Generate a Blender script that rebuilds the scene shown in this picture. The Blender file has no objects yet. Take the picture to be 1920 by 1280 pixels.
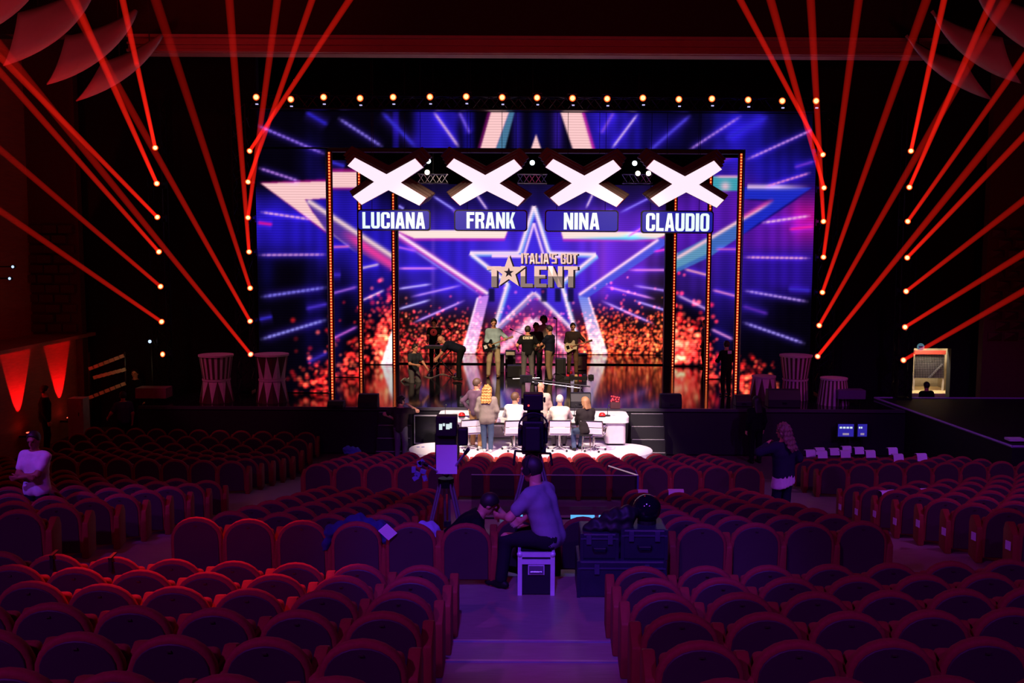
import bpy, bmesh, math, random
import numpy as np
from mathutils import Vector, Matrix

random.seed(7)
rng = np.random.default_rng(7)
scene = bpy.context.scene
C = scene.collection
R_ = math.radians

# ------------------------------------------------------------------ camera
F = 1867.0                      # focal length in pixels of the 1920-wide frame
CX, CY = 1000.0, 640.0          # principal point (hall axis falls at x = 1000)
CZ = 5.6                        # camera height over the stalls floor (z = 0)
PITCH = math.atan(180 / F)
ROLL = R_(0.3)
cam_d = bpy.data.cameras.new('camera')
cam_d.sensor_width = 36.0
cam_d.lens = F * 36.0 / 1920.0
cam_d.shift_x = -(CX - 960.0) / 1920.0
cam_d.clip_start = 0.1
cam_d.clip_end = 200
cam = bpy.data.objects.new('camera', cam_d)
C.objects.link(cam)
CAMR = Matrix.Rotation(math.pi / 2 - PITCH, 3, 'X') @ Matrix.Rotation(ROLL, 3, 'Z')
cam.matrix_world = Matrix.Translation((0, 0, CZ)) @ CAMR.to_4x4()
scene.camera = cam

# ------------------------------------------------------------------ world, exposure
w = bpy.data.worlds.new('hall_dark')
scene.world = w
w.use_nodes = True
w.node_tree.nodes['Background'].inputs[0].default_value = (0.25, 0.06, 0.5, 1)
w.node_tree.nodes['Background'].inputs[1].default_value = 0.0016
scene.view_settings.view_transform = 'Standard'
scene.view_settings.look = 'None'
scene.view_settings.exposure = 0.0
scene.view_settings.gamma = 1.0
scene.view_settings.use_curve_mapping = False

# ------------------------------------------------------------------ house lamps
def spot(name, loc, aim, col, watts, deg, blend=0.5, radius=0.15):
    l = bpy.data.lights.new(name, 'SPOT')
    l.color = col
    l.energy = watts
    l.spot_size = R_(deg)
    l.spot_blend = blend
    l.shadow_soft_size = radius
    o = bpy.data.objects.new(name, l)
    o.location = loc
    o.rotation_euler = (Vector(aim) - Vector(loc)).to_track_quat('-Z', 'Y').to_euler()
    C.objects.link(o)
    return o

VIOLET = (0.44, 0.045, 1.0)
RED = (1.0, 0.02, 0.02)
WARM = (1.0, 0.72, 0.44)
# violet floods hung over the rear stalls, behind and left of the camera
spot('flood_violet', (-7.5, -3.0, 12.5), (-0.5, 11.5, 1.5), VIOLET, 2700, 48, 0.6, 0.3)
spot('flood_violet', (5.5, -4.0, 12.5), (2.5, 12, 1.5), (0.34, 0.03, 1.0), 1500, 48, 0.6, 0.3)
spot('flood_violet', (-0.6, 1.5, 12.5), (0.3, 10.4, 2.0), (0.13, 0.045, 1.0), 5200, 24, 0.6, 0.25)
spot('flood_violet', (-11.5, 6.0, 10.5), (-6.75, 13.25, 2.7), (0.24, 0.055, 1.0), 2400, 11, 0.4, 0.2)  # narrow unseen spot added to tint the man in the white tee
spot('flood_violet', (10.0, 6.0, 11.5), (6.0, 18.0, 1.2), (0.40, 0.08, 1.0), 2200, 38, 0.6, 0.2)
spot('flood_violet', (0.0, 9.0, 12.8), (0.0, 20.8, 0.8), (0.36, 0.07, 1.0), 2800, 34, 0.6, 0.2)
# red wash from the ceiling over the stalls
spot('wash_red', (-6.0, 19.0, 12.5), (-3.1, 8.9, 2.6), RED, 10500, 13, 0.6, 0.1)
spot('wash_red', (0.0, 21.0, 13.0), (0, 10, 1.5), RED, 330, 80, 0.7, 0.3)
spot('wash_red', (-8.0, 6.0, 12.5), (-9, 21, 0.5), RED, 420, 70, 0.7, 0.3)
spot('wash_red', (8.0, 6.0, 12.5), (9, 21, 0.5), RED, 240, 70, 0.7, 0.3)
# warm key on the jury desk and a softer one on the stage
spot('key_jury', (-3.0, 17.0, 11.5), (-0.1, 25.2, 1.0), (1.0, 0.80, 0.62), 13000, 27, 0.35, 0.15)
spot('key_jury', (4.0, 17.0, 11.5), (0.6, 25.2, 1.0), (1.0, 0.66, 0.75), 9500, 27, 0.35, 0.15)
spot('key_stage', (-4.0, 22.0, 11.0), (-1.5, 32.6, 1.4), WARM, 6500, 30, 0.8, 0.15)
spot('key_stage', (4.5, 22.0, 11.0), (0.8, 32.6, 1.4), WARM, 5200, 28, 0.8, 0.15)
# magenta side light on the circus podiums either side of the stage
spot('side_magenta', (-11.5, 21.5, 8.5), (-8.0, 27.8, 1.9), (1.0, 0.12, 0.42), 480, 30, 0.5, 0.1)
spot('side_magenta', (11.5, 21.5, 8.5), (7.3, 27.8, 1.9), (1.0, 0.12, 0.42), 330, 30, 0.5, 0.1)

# ------------------------------------------------------------------ projection helpers (photo pixel -> place)
def ray(px, py):
    return CAMR @ Vector(((px - CX) / F, (CY - py) / F, -1.0))
def P(px, py, Y):
    d = ray(px, py); t = Y / d.y
    return Vector((d.x * t, Y, CZ + d.z * t))
def PZ(px, py, z):
    d = ray(px, py); t = (z - CZ) / d.z
    return Vector((d.x * t, d.y * t, z))
CAMRI = CAMR.inverted()
CAMRI_NP = np.array([list(r) for r in CAMRI])
def proj(p):
    q = CAMRI @ (Vector(p) - Vector((0, 0, CZ)))
    return CX + F * q.x / -q.z, CY - F * q.y / -q.z
def proj_np(V):
    q = (V - np.array([0, 0, CZ])) @ CAMRI_NP.T
    return CX + F * q[:, 0] / -q[:, 2], CY - F * q[:, 1] / -q[:, 2]

# ------------------------------------------------------------------ materials
MATS = {}
def srgb(r, g, b):
    f = lambda c: c / 12.92 if c <= 0.04045 else ((c + 0.055) / 1.055) ** 2.4
    return (f(r / 255), f(g / 255), f(b / 255))
def M(name, col=(0.5, 0.5, 0.5), rough=0.6, metal=0.0, var=0.18, scale=9.0, bump=0.0, spec=0.5, emit=None, estr=1.0, stretch=(1, 1, 1)):
    if name in MATS:
        return MATS[name]
    m = bpy.data.materials.new(name)
    m.use_nodes = True
    nt = m.node_tree
    b = nt.nodes['Principled BSDF']
    b.inputs['Roughness'].default_value = rough
    b.inputs['Metallic'].default_value = metal
    b.inputs['Specular IOR Level'].default_value = spec
    tc = nt.nodes.new('ShaderNodeTexCoord')
    mp = nt.nodes.new('ShaderNodeMapping')
    mp.inputs['Scale'].default_value = stretch
    nz = nt.nodes.new('ShaderNodeTexNoise')
    nz.inputs['Scale'].default_value = scale
    nz.inputs['Detail'].default_value = 3
    nt.links.new(tc.outputs['Object'], mp.inputs['Vector'])
    nt.links.new(mp.outputs['Vector'], nz.inputs['Vector'])
    mx = nt.nodes.new('ShaderNodeMix')
    mx.data_type = 'RGBA'
    mx.inputs['A'].default_value = (*[c * (1 - var) for c in col], 1)
    mx.inputs['B'].default_value = (*[min(1, c * (1 + var)) for c in col], 1)
    nt.links.new(nz.outputs['Fac'], mx.inputs['Factor'])
    nt.links.new(mx.outputs['Result'], b.inputs['Base Color'])
    if bump:
        bp = nt.nodes.new('ShaderNodeBump')
        bp.inputs['Strength'].default_value = bump
        bp.inputs['Distance'].default_value = 0.02
        nt.links.new(nz.outputs['Fac'], bp.inputs['Height'])
        nt.links.new(bp.outputs['Normal'], b.inputs['Normal'])
    if emit:
        b.inputs['Emission Color'].default_value = (*emit, 1)
        b.inputs['Emission Strength'].default_value = estr
    MATS[name] = m
    return m
M('black', (0.006, 0.006, 0.007), 0.6)
M('black_gloss', (0.008, 0.008, 0.01), 0.2)
M('black_metal', (0.012, 0.012, 0.014), 0.4, 0.6)
M('curtain_black', (0.006, 0.004, 0.005), 0.95, bump=0.3, scale=3, stretch=(6, 6, 0.2))
M('wall_red', (0.09, 0.018, 0.018), 0.85, bump=0.3)
M('wall_dark', (0.03, 0.012, 0.012), 0.9)
M('velvet', (0.27, 0.014, 0.020), 0.85, var=0.25, scale=40, bump=0.06)
M('velvet_side', (0.26, 0.022, 0.014), 0.75, var=0.2, scale=20)
M('seat_back', (0.052, 0.026, 0.030), 0.6, var=0.15, scale=5)
M('number_tab', (0.10, 0.05, 0.05), 0.35, 0.5)
M('white_plastic', (0.80, 0.78, 0.80), 0.4, var=0.04)
M('paper', (0.85, 0.82, 0.88), 0.8, var=0.04)
M('chrome', (0.75, 0.75, 0.78), 0.2, 1.0, var=0.05)
M('aluminium', (0.55, 0.55, 0.6), 0.35, 0.9, var=0.08)
M('skin', srgb(214, 150, 118), 0.55, var=0.06)
M('skin_dark', srgb(150, 96, 70), 0.55, var=0.06)
M('eye', (0.01, 0.008, 0.008), 0.2)
M('lip', srgb(150, 70, 66), 0.5)

# ------------------------------------------------------------------ mesh builder
class MB:
    def __init__(s):
        s.v, s.f, s.mi = [], [], []
    def add(s, vs, fs, mi=0):
        o = len(s.v)
        s.v += [tuple(map(float, v)) for v in vs]
        s.f += [tuple(int(i) + o for i in f) for f in fs]
        s.mi += [mi] * len(fs)
        return s
    def box(s, c, size, mi=0, rot=None, taper=1.0):
        hx, hy, hz = [k / 2 for k in size]
        vs = []
        for z, t in ((-hz, 1.0), (hz, taper)):
            for x, y in ((-hx, -hy), (hx, -hy), (hx, hy), (-hx, hy)):
                vs.append(Vector((x * t, y * t, z)))
        if rot is not None:
            vs = [rot @ v for v in vs]
        vs = [v + Vector(c) for v in vs]
        return s.add(vs, [(3, 2, 1, 0), (4, 5, 6, 7), (0, 1, 5, 4), (1, 2, 6, 5), (2, 3, 7, 6), (3, 0, 4, 7)], mi)
    def cyl(s, a, b, r0, r1=None, n=10, mi=0, caps=True):
        r1 = r0 if r1 is None else r1
        a, b = Vector(a), Vector(b)
        q = (b - a).to_track_quat('Z', 'Y')
        vs = []
        for p, r in ((a, r0), (b, r1)):
            for i in range(n):
                t = 2 * math.pi * i / n
                vs.append(p + q @ Vector((r * math.cos(t), r * math.sin(t), 0)))
        fs = [(i, (i + 1) % n, n + (i + 1) % n, n + i) for i in range(n)]
        if caps:
            fs += [tuple(range(n - 1, -1, -1)), tuple(range(n, 2 * n))]
        return s.add(vs, fs, mi)
    def tube(s, pts, r, n=6, mi=0):
        for a, b in zip(pts, pts[1:]):
            if (Vector(b) - Vector(a)).length > 1e-5:
                s.cyl(a, b, r, r, n, mi)
        return s
    def lathe(s, prof, n=24, c=(0, 0, 0), mi=0, cap=True):
        vs = []
        for r, z in prof:
            for i in range(n):
                t = 2 * math.pi * i / n
                vs.append((c[0] + r * math.cos(t), c[1] + r * math.sin(t), c[2] + z))
        fs = []
        for k in range(len(prof) - 1):
            for i in range(n):
                j = (i + 1) % n
                fs.append((k * n + i, k * n + j, (k + 1) * n + j, (k + 1) * n + i))
        if cap:
            fs.append(tuple(range(n - 1, -1, -1)))
            fs.append(tuple(range((len(prof) - 1) * n, len(prof) * n)))
        return s.add(vs, fs, mi)
    def prism(s, poly, y0, y1, mi=0, plane='XZ'):
        # poly (counter-clockwise seen from -y) swept along the third axis
        n = len(poly)
        def put(u, v, t):
            return {'XZ': (u, t, v), 'YZ': (t, u, v), 'XY': (u, v, t)}[plane]
        vs = [put(u, v, y0) for u, v in poly] + [put(u, v, y1) for u, v in poly]
        fs = [tuple(range(n)), tuple(range(2 * n - 1, n - 1, -1))]
        fs += [(i, n + i, n + (i + 1) % n, (i + 1) % n) for i in range(n)]
        return s.add(vs, fs, mi)
    def sphere(s, c, r, n=14, m=8, mi=0, sc=(1, 1, 1)):
        vs = [(c[0], c[1], c[2] + r * sc[2])]
        for k in range(1, m):
            ph = math.pi * k / m
            for i in range(n):
                t = 2 * math.pi * i / n
                vs.append((c[0] + r * sc[0] * math.sin(ph) * math.cos(t), c[1] + r * sc[1] * math.sin(ph) * math.sin(t), c[2] + r * sc[2] * math.cos(ph)))
        vs.append((c[0], c[1], c[2] - r * sc[2]))
        fs = [(0, 1 + i, 1 + (i + 1) % n) for i in range(n)]
        for k in range(m - 2):
            for i in range(n):
                j = (i + 1) % n
                a = 1 + k * n
                fs.append((a + i, a + n + i, a + n + j, a + j))
        L = len(vs) - 1
        a = 1 + (m - 2) * n
        fs += [(L, a + (i + 1) % n, a + i) for i in range(n)]
        return s.add(vs, fs, mi)
    def mesh(s, name, mats, smooth=False, bevel=0.0, seg=2, fix=True):
        me = bpy.data.meshes.new(name)
        me.from_pydata(s.v, [], s.f)
        for m in mats:
            me.materials.append(M(m) if isinstance(m, str) else m)
        me.polygons.foreach_set('material_index', s.mi)
        if bevel or fix:
            bm = bmesh.new(); bm.from_mesh(me)
            if bevel:
                bmesh.ops.remove_doubles(bm, verts=bm.verts, dist=1e-5)
                es = [e for e in bm.edges if len(e.link_faces) == 2 and e.calc_face_angle(0) > 0.6]
                bmesh.ops.bevel(bm, geom=es, offset=bevel, segments=seg, affect='EDGES', profile=0.5, clamp_overlap=True)
            bmesh.ops.recalc_face_normals(bm, faces=bm.faces)
            bm.to_mesh(me); bm.free()
        if smooth:
            me.polygons.foreach_set('use_smooth', [True] * len(me.polygons))
            if smooth == 'auto':
                me.set_sharp_from_angle(angle=R_(40))
        me.update()
        return me
    def obj(s, name, mats, parent=None, **k):
        if not isinstance(mats, (list, tuple)):
            mats = [mats]
        return link(name, s.mesh(name, mats, **k), parent)

def link(name, data, parent=None, loc=None, rotz=0.0):
    o = bpy.data.objects.new(name, data)
    C.objects.link(o)
    o.parent = parent
    if loc is not None:
        o.location = loc
    if rotz:
        o.rotation_euler = (0, 0, rotz)
    return o
def tag(o, label, cat, group=None, kind=None):
    o['label'] = label
    o['category'] = cat
    if group: o['group'] = group
    if kind: o['kind'] = kind
    return o
def thing(name, label, cat, loc=(0, 0, 0), rotz=0.0, group=None):
    return tag(link(name, None, None, loc, rotz), label, cat, group)
def struct(name, mb, mats, label=None, parent=None, **k):
    o = mb.obj(name, mats, parent, **k)
    if parent is None:
        o['kind'] = 'structure'
        o['category'] = name.split('_')[0]
        if label: o['label'] = label
    return o
ORD = ['first', 'second', 'third', 'fourth', 'fifth', 'sixth', 'seventh', 'eighth', 'ninth', 'tenth', 'eleventh', 'twelfth', 'thirteenth', 'fourteenth', 'fifteenth', 'sixteenth', 'seventeenth', 'eighteenth']
# ================================================================== the hall
ZS = 1.25            # stage level
ZPLAT = 0.50         # jury platform
ZLAND = 1.98         # landing behind the middle block
YC = 45.0            # centre of the curved rows
CH = 0.70            # seat height
FG = [(5.0, 2.664), (5.8, 2.54), (6.6, 2.41), (7.4, 2.265), (8.15, 2.126), (8.9, ZLAND)]
MID = [(10.3 + 0.871 * k, ZLAND - 0.1647 * k) for k in range(8)]
FRONT = [(18.6 + 0.92 * k, 0.766 - 0.148 * k) for k in range(6)]

def arc_pt(Y, s):
    r = YC - Y
    a = s / r
    return r * math.sin(a), YC - r * math.cos(a), -a      # x, y, heading (turn about z)

M('parquet', (0.25, 0.17, 0.15), 0.38, var=0.3, scale=5, stretch=(1, 9, 1))
M('carpet', (0.10, 0.05, 0.06), 0.9, var=0.3, scale=30)
M('nosing', (0.45, 0.42, 0.6), 0.3, 0.7)
fl = MB()
treads = []
yb = -3.0
for Y, z in FG:
    yf = Y + 0.35 if Y < 8.6 else 10.65
    treads.append((yb, yf, z)); yb = yf
for k, (Y, z) in enumerate(MID[1:]):
    yf = Y + 0.35
    treads.append((yb, yf, z)); yb = yf
for i, (y0, y1, z) in enumerate(treads):
    zn = treads[i + 1][2] if i + 1 < len(treads) else FRONT[0][1]
    n = 40
    vs, fs = [], []
    r0, r1 = YC - y0, YC - y1
    for j in range(n + 1):
        x = -11.9 + 23.8 * j / n
        vs += [(x, YC - math.sqrt(r0 * r0 - x * x), z), (x, YC - math.sqrt(r1 * r1 - x * x), z), (x, YC - math.sqrt(r1 * r1 - x * x), zn)]
    for j in range(n):
        a = 3 * j
        fs += [(a, a + 3, a + 4, a + 1), (a + 1, a + 4, a + 5, a + 2)]
    fl.add(vs, fs, 0)
yb = 16.6
for Y, z in FRONT:
    fl.box((0, (yb + Y + 0.4) / 2, z / 2 - 0.26), (28, Y + 0.4 - yb, z + 0.5), 0)
    yb = Y + 0.4
floor = struct('floor', fl, ['parquet'], 'dark wooden stepped stalls floor under the rows of red seats', fix=False)
g = MB().box((0, 18, -0.53), (60, 60, 1.0))
struct('floor_pit', g, ['carpet'], 'dark flat floor in front of the stage')
for (Y, z) in FG[:5]:
    MB().box((0, Y + 0.335, z + 0.004), (1.42, 0.035, 0.012)).obj('step_nosing', 'nosing', floor)

# stage
M('stage_gloss', (0.010, 0.010, 0.013), 0.09, var=0.3, scale=1.5, bump=0.02, spec=0.27)
M('stage_edge', (0.06, 0.056, 0.065), 0.35)
st = MB().box((0, 33.75, ZS / 2 - 0.01), (21.2, 14.5, ZS + 0.02))
st.v = [(x, y, z if z > 0.5 else -0.02) for x, y, z in st.v]
stage = struct('floor_stage', st, ['stage_gloss'], 'glossy black stage floor mirroring the screens')
MB().box((0, 26.47, ZS - 0.035), (21.2, 0.06, 0.08)).obj('stage_edge', 'stage_edge', stage)
MB().box((0, 26.45, 0.58), (21.2, 0.04, 1.13)).obj('fascia', 'black', stage)
rs = MB().box((0, 38.6, ZS + 0.025), (13.2, 4.6, 0.05))
struct('floor_riser', rs, ['stage_gloss'], 'low glossy riser along the back of the stage')

# black drapes and walls
struct('wall_back', MB().box((0, 41.4, 7), (40, 0.3, 15)), ['curtain_black'], 'black drape behind the screens')
wl = MB()
wl.box((-15.0, 30.4, 7), (13.4, 0.3, 15))
struct('wall_drape_left', wl, ['curtain_black'], 'black drape left of the stage')
wr = MB()
bx0, bx1, bz0, bz1 = P(1706, 700, 30.4).x, P(1778, 700, 30.4).x, P(1740, 745, 30.4).z, P(1740, 652, 30.4).z
wr.box(((8.3 + bx0) / 2, 30.4, 7), (bx0 - 8.3, 0.3, 15))
wr.box(((22 + bx1) / 2, 30.4, 7), (22 - bx1, 0.3, 15))
wr.box(((bx0 + bx1) / 2, 30.4, (bz1 + 14.5) / 2), (bx1 - bx0, 0.3, 14.5 - bz1))
wr.box(((bx0 + bx1) / 2, 30.4, bz0 / 2 - 0.1), (bx1 - bx0, 0.3, bz0 + 0.2))
struct('wall_drape_right', wr, ['curtain_black'], 'black drape right of the stage with a lit gap')

# proscenium header with the moulded band that shows pinkish red
M('band', (0.42, 0.19, 0.19), 0.6, var=0.12, scale=2)
zb0, zb1 = P(1000, 103, 26.0).z, P(1000, 68, 26.0).z
hd = MB().box((0, 26.4, (zb1 + 15.5) / 2), (44, 0.6, 15.5 - zb1))
struct('wall_proscenium', hd, ['wall_dark'], 'dark red wall above the stage opening')
bx = MB()
bl, br = P(240, 85, 26.0).x, P(1745, 85, 26.0).x
bx.box(((bl + br) / 2, 26.25, (zb0 + zb1) / 2), (br - bl, 0.5, zb1 - zb0))
bx.box(((bl + br) / 2, 25.95, zb1 - 0.05), (br - bl, 0.14, 0.07))
bx.box(((bl + br) / 2, 25.97, zb1 - 0.23), (br - bl, 0.10, 0.05))
bx.box(((bl + br) / 2, 25.95, zb0 + 0.05), (br - bl, 0.14, 0.06))
struct('trim_1', bx, ['band'], 'pale moulded band across the top of the stage opening')
spot('wash_red', (0, 15, 9.0), (0, 26, 10.8), (1.0, 0.03, 0.05), 420, 85, 0.7, 0.2)
spot('wash_red', (-9, 17, 12.5), (-8, 26.2, 13.0), RED, 260, 60, 0.7, 0.2)
struct('ceiling', MB().box((0, 12, 15.6), (44, 60, 0.2)), ['wall_dark'], 'dark hall ceiling')

# side walls with ledge and red uplit panels on the left
M('panel_wood', (0.42, 0.12, 0.09), 0.6, var=0.35, scale=3, stretch=(1, 1, 9))
XL = -13.6
zl = 2.82
lw = MB()
lw.box((XL - 0.25, 12, 0.9), (0.5, 37, 3.8))
lw.box((XL - 1.5, 12, 9), (0.5, 37, 13))
struct('wall_left', lw, ['panel_wood'], 'wood panelled left side wall with red uplights')
MB().box((XL - 0.55, 12, zl + 0.03), (1.6, 37, 0.10)).obj('ledge', 'panel_wood', bpy.data.objects['wall_left'])
rw = MB()
rw.box((15.0, 12, 7.4), (0.5, 37, 16))
struct('wall_right', rw, ['wall_red'], 'dark right side wall')
# red uplights standing on the floor against the left wall
M('lens_red', (0.2, 0.01, 0.01), 0.3, emit=(1.0, 0.06, 0.03), estr=6)
for k, yy in enumerate((26.0, 28.3)):
    zf = 0.62
    t = thing('uplight', ['small red uplight bracketed to the foot of the left wall, nearer one', 'small red uplight bracketed to the foot of the left wall, farther one'][k], 'lamp', (XL + 0.30, yy, zf - 0.16))
    MB().box((-0.17, 0, 0.03), (0.26, 0.06, 0.05)).obj('bracket', 'black', t)
    MB().cyl((0, 0, 0.0), (-0.02, 0, 0.14), 0.08, 0.10, 12).obj('housing', 'black_metal', t)
    MB().cyl((-0.02, 0, 0.14), (-0.02, 0, 0.148), 0.085, 0.085, 12).obj('lens', 'lens_red', t)
    s_ = spot('uplight_lamp', (0, 0, 0.20), (-0.22, 0, 1.6), (1.0, 0.008, 0.012), 420, 42, 0.12, 0.02)
    s_.parent = t

# relief blocks on the side walls flanking the stage
blk = MB().box((0, 0, 0), (0.40, 0.2, 0.22)).mesh('wall_block', ['wall_red'])
blk2 = MB().add([(-0.2, 0, -0.11), (0.2, 0, -0.11), (0.2, 0, 0.11), (-0.2, 0, 0.11), (0, -0.22, 0.08)], [(0, 1, 4), (1, 2, 4), (2, 3, 4), (3, 0, 4), (3, 2, 1, 0)]).mesh('wall_block', ['wall_red'])
for side, name, x0, x1 in ((-1, 'wall_flank_left', -16.5, -13.4), (1, 'wall_flank_right', 12.9, 16.5)):
    yw = 29.6 if side < 0 else 28.6
    wf = MB().box(((x0 + x1) / 2, yw, 7), (x1 - x0, 0.3, 16))
    wfo = struct(name, wf, ['wall_red'], 'dark red wall with relief blocks ' + ('left' if side < 0 else 'right') + ' of the stage')
    for r in range(11):
        for c in range(5):
            x = (x1 - 0.3 - c * 0.46 - (0.2 if r % 2 else 0)) if side < 0 else (x0 + 0.3 + c * 0.46 + (0.2 if r % 2 else 0))
            dep = random.choice((0.0, 0.05, 0.10))
            o = link('block', blk if side < 0 else blk2, wfo, (x, yw - 0.15 - dep, 3.1 + r * 0.29))
spot('wash_red', (-10.5, 22, 3.5), (-13.3, 28.4, 4.4), RED, 55, 60, 0.9, 0.1)
spot('wash_red', (11.0, 22, 3.5), (14.0, 28.4, 4.2), RED, 45, 60, 0.9, 0.1)

# curved acoustic sails under the ceiling
M('sail', (0.40, 0.28, 0.30), 0.7, var=0.08, scale=2)
def bez(pts, n):
    out = []
    for i in range(n + 1):
        t = i / n
        q = [Vector(p) for p in pts]
        while len(q) > 1:
            q = [a.lerp(b, t) for a, b in zip(q, q[1:])]
        out.append(q[0])
    return out
SAILS = [  # (left edge: top -> tip), (upper edge), (lower edge) in photo pixels, left side
    ([(190, 118), (172, 155), (142, 188)], [(190, 118), (250, 102), (303, 66)], [(142, 188), (240, 160), (286, 102), (303, 66)], 22.5),
    ([(122, 70), (112, 120), (87, 157)], [(122, 70), (190, 58), (255, 20)], [(87, 157), (170, 138), (236, 80), (255, 20)], 20.8),
    ([(33, 26), (26, 82), (5, 122)], [(33, 26), (100, 10), (172, -32)], [(5, 122), (90, 98), (160, 45), (178, -30)], 19.2),
    ([(-50, -30), (-62, 40), (-80, 80)], [(-50, -30), (0, -50), (70, -90)], [(-80, 80), (10, 50), (78, 0), (90, -80)], 17.6),
]
for side in (0, 1):
    for k, (le, ue, lo, Y) in enumerate(SAILS):
        n, m = 14, 6
        U, L = bez(ue, n), bez(lo, n)
        E = bez(le, m)
        vs = []
        for j in range(m + 1):
            v = j / m
            for i in range(n + 1):
                p = U[i].lerp(L[i], v)
                e = E[j] - U[0].lerp(L[0], v)
                p = p + e * (1 - i / n) ** 2
                px = p.x if side == 0 else 2002 - p.x
                vs.append(P(px, p.y, Y + 0.9 * (i / n) - 0.18 * math.sin(math.pi * v * 0.8)))
        fs = [(j * (n + 1) + i, j * (n + 1) + i + 1, (j + 1) * (n + 1) + i + 1, (j + 1) * (n + 1) + i) for j in range(m) for i in range(n)]
        o = MB().add(vs, fs).obj('acoustic_sail', 'sail', None, smooth=True, fix=False)
        md = o.modifiers.new('thick', 'SOLIDIFY'); md.thickness = 0.04; md.offset = -1
        for ii_ in (4, 11):
            q_ = vs[ii_]
            MB().cyl(q_, (q_.x, q_.y, 15.5), 0.012, n=5).obj('suspension_rod', 'black_metal', o)
        tag(o, f"{['lowest', 'second lowest', 'third lowest', 'highest'][k]} curved acoustic sail under the ceiling, upper {['left', 'right'][side]}", 'ceiling panel', 'acoustic sails')
spot('wash_red', (-11.0, 20, 2.0), (-9.6, 21, 10.2), RED, 1100, 60, 0.9, 0.3)  # unseen red spots added for the sails in place of beam light
spot('wash_red', (-6.0, 12, 6.5), (-9.6, 21, 10.2), (1.0, 0.06, 0.08), 700, 50, 0.9, 0.3)
spot('wash_red', (6.0, 12, 6.5), (9.8, 21, 10.2), (1.0, 0.06, 0.09), 420, 50, 0.9, 0.3)
# ================================================================== LED screens
GX0, GY0, GW, GH = 460, 190, 1110, 600
yy, xx = np.mgrid[0:GH, 0:GW].astype(np.float32)
xx += GX0; yy += GY0
def blob(img, cx, cy, rx, ry, col, a=1.0, p=2.0):
    d = (np.abs((xx - cx) / rx) ** p + np.abs((yy - cy) / ry) ** p)
    m = np.exp(-d)[..., None] * a
    img[:] = img * (1 - m) + np.array(col, np.float32) / 255 * m
def line(img, a, b, wd, col, amp=1.0, dash=0.0, glow=0.0, f0=0.25, f1=0.25):
    ax, ay = a; bx_, by_ = b
    pad = 12 + wd * 4
    x0, x1 = int(max(0, min(ax, bx_) - pad - GX0)), int(min(GW, max(ax, bx_) + pad - GX0))
    y0, y1 = int(max(0, min(ay, by_) - pad - GY0)), int(min(GH, max(ay, by_) + pad - GY0))
    if x1 <= x0 or y1 <= y0: return
    X, Y = xx[y0:y1, x0:x1], yy[y0:y1, x0:x1]
    dx, dy = bx_ - ax, by_ - ay
    L = math.hypot(dx, dy)
    t = ((X - ax) * dx + (Y - ay) * dy) / (L * L)
    d = np.abs((X - ax) * dy - (Y - ay) * dx) / L
    env = np.clip(t / max(f0, 1e-3), 0, 1) * np.clip((1 - t) / max(f1, 1e-3), 0, 1)
    env = np.where((t > 0) & (t < 1), env, 0)
    prof = np.exp(-(d / wd) ** 2) * env * amp
    if dash:
        prof = prof * (0.68 + 0.32 * (np.sin(t * L / dash * 6.283) > -0.2))
    c = np.array(col, np.float32) / 255
    sub = img[y0:y1, x0:x1]
    if glow:
        g_ = np.exp(-(d / (wd * 3.2)) ** 2) * env * glow
        sub += g_[..., None] * np.array((60, 30, 200), np.float32) / 255
    sub[:] = sub * (1 - np.clip(prof, 0, 1)[..., None]) + c * np.clip(prof, 0, 1)[..., None]
def poly(img, pts, col, soft=1, a=1.0, col2=None):
    P_ = np.array(pts, np.float32)
    ins = np.zeros(xx.shape, bool)
    n = len(P_)
    for i in range(n):
        x1, y1 = P_[i]; x2, y2 = P_[(i + 1) % n]
        if y1 == y2: continue
        c = ((y1 > yy) != (y2 > yy)) & (xx < (x2 - x1) * (yy - y1) / (y2 - y1) + x1)
        ins ^= c
    m = ins.astype(np.float32)
    for _ in range(soft):
        p = np.pad(m, 1, mode='edge')
        m = (p[:-2, 1:-1] + p[2:, 1:-1] + p[1:-1, :-2] + p[1:-1, 2:] + 2 * m) / 6
    m = m[..., None] * a
    c = np.array(col, np.float32) / 255
    if col2 is not None:
        t = np.clip((yy - P_[:, 1].min()) / (P_[:, 1].max() - P_[:, 1].min()), 0, 1)[..., None]
        c = c * (1 - t) + np.array(col2, np.float32) / 255 * t
    img[:] = img * (1 - m) + c * m
def sparks(img, n, fx, fy, r0, r1, pal, seed, amp=1.0):
    g_ = np.random.default_rng(seed)
    for _ in range(n):
        x, y = fx(g_), 0
        y = fy(g_, x)
        r = g_.uniform(r0, r1)
        c = np.array(pal[g_.integers(len(pal))], np.float32) / 255 * amp * g_.uniform(0.45, 1.1)
        ix, iy = int(x - GX0), int(y - GY0)
        q = int(r * 2.5) + 1
        if ix - q < 0 or iy - q < 0 or ix + q >= GW or iy + q >= GH: continue
        X, Y = xx[iy - q:iy + q + 1, ix - q:ix + q + 1], yy[iy - q:iy + q + 1, ix - q:ix + q + 1]
        m = np.exp(-(((X - x) ** 2 + (Y - y) ** 2) / (r * r)) ** 1.5)[..., None]
        sub_ = img[iy - q:iy + q + 1, ix - q:ix + q + 1]
        sub_ += m * c * (1 - 0.35 * np.clip(sub_, 0, 1))
BLUE = (38, 22, 190); DEEP = (12, 6, 80); PURP = (92, 22, 180); MAG = (215, 20, 160); PINK = (255, 202, 203); WHT = (235, 225, 255); LIL = (150, 110, 240)

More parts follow.
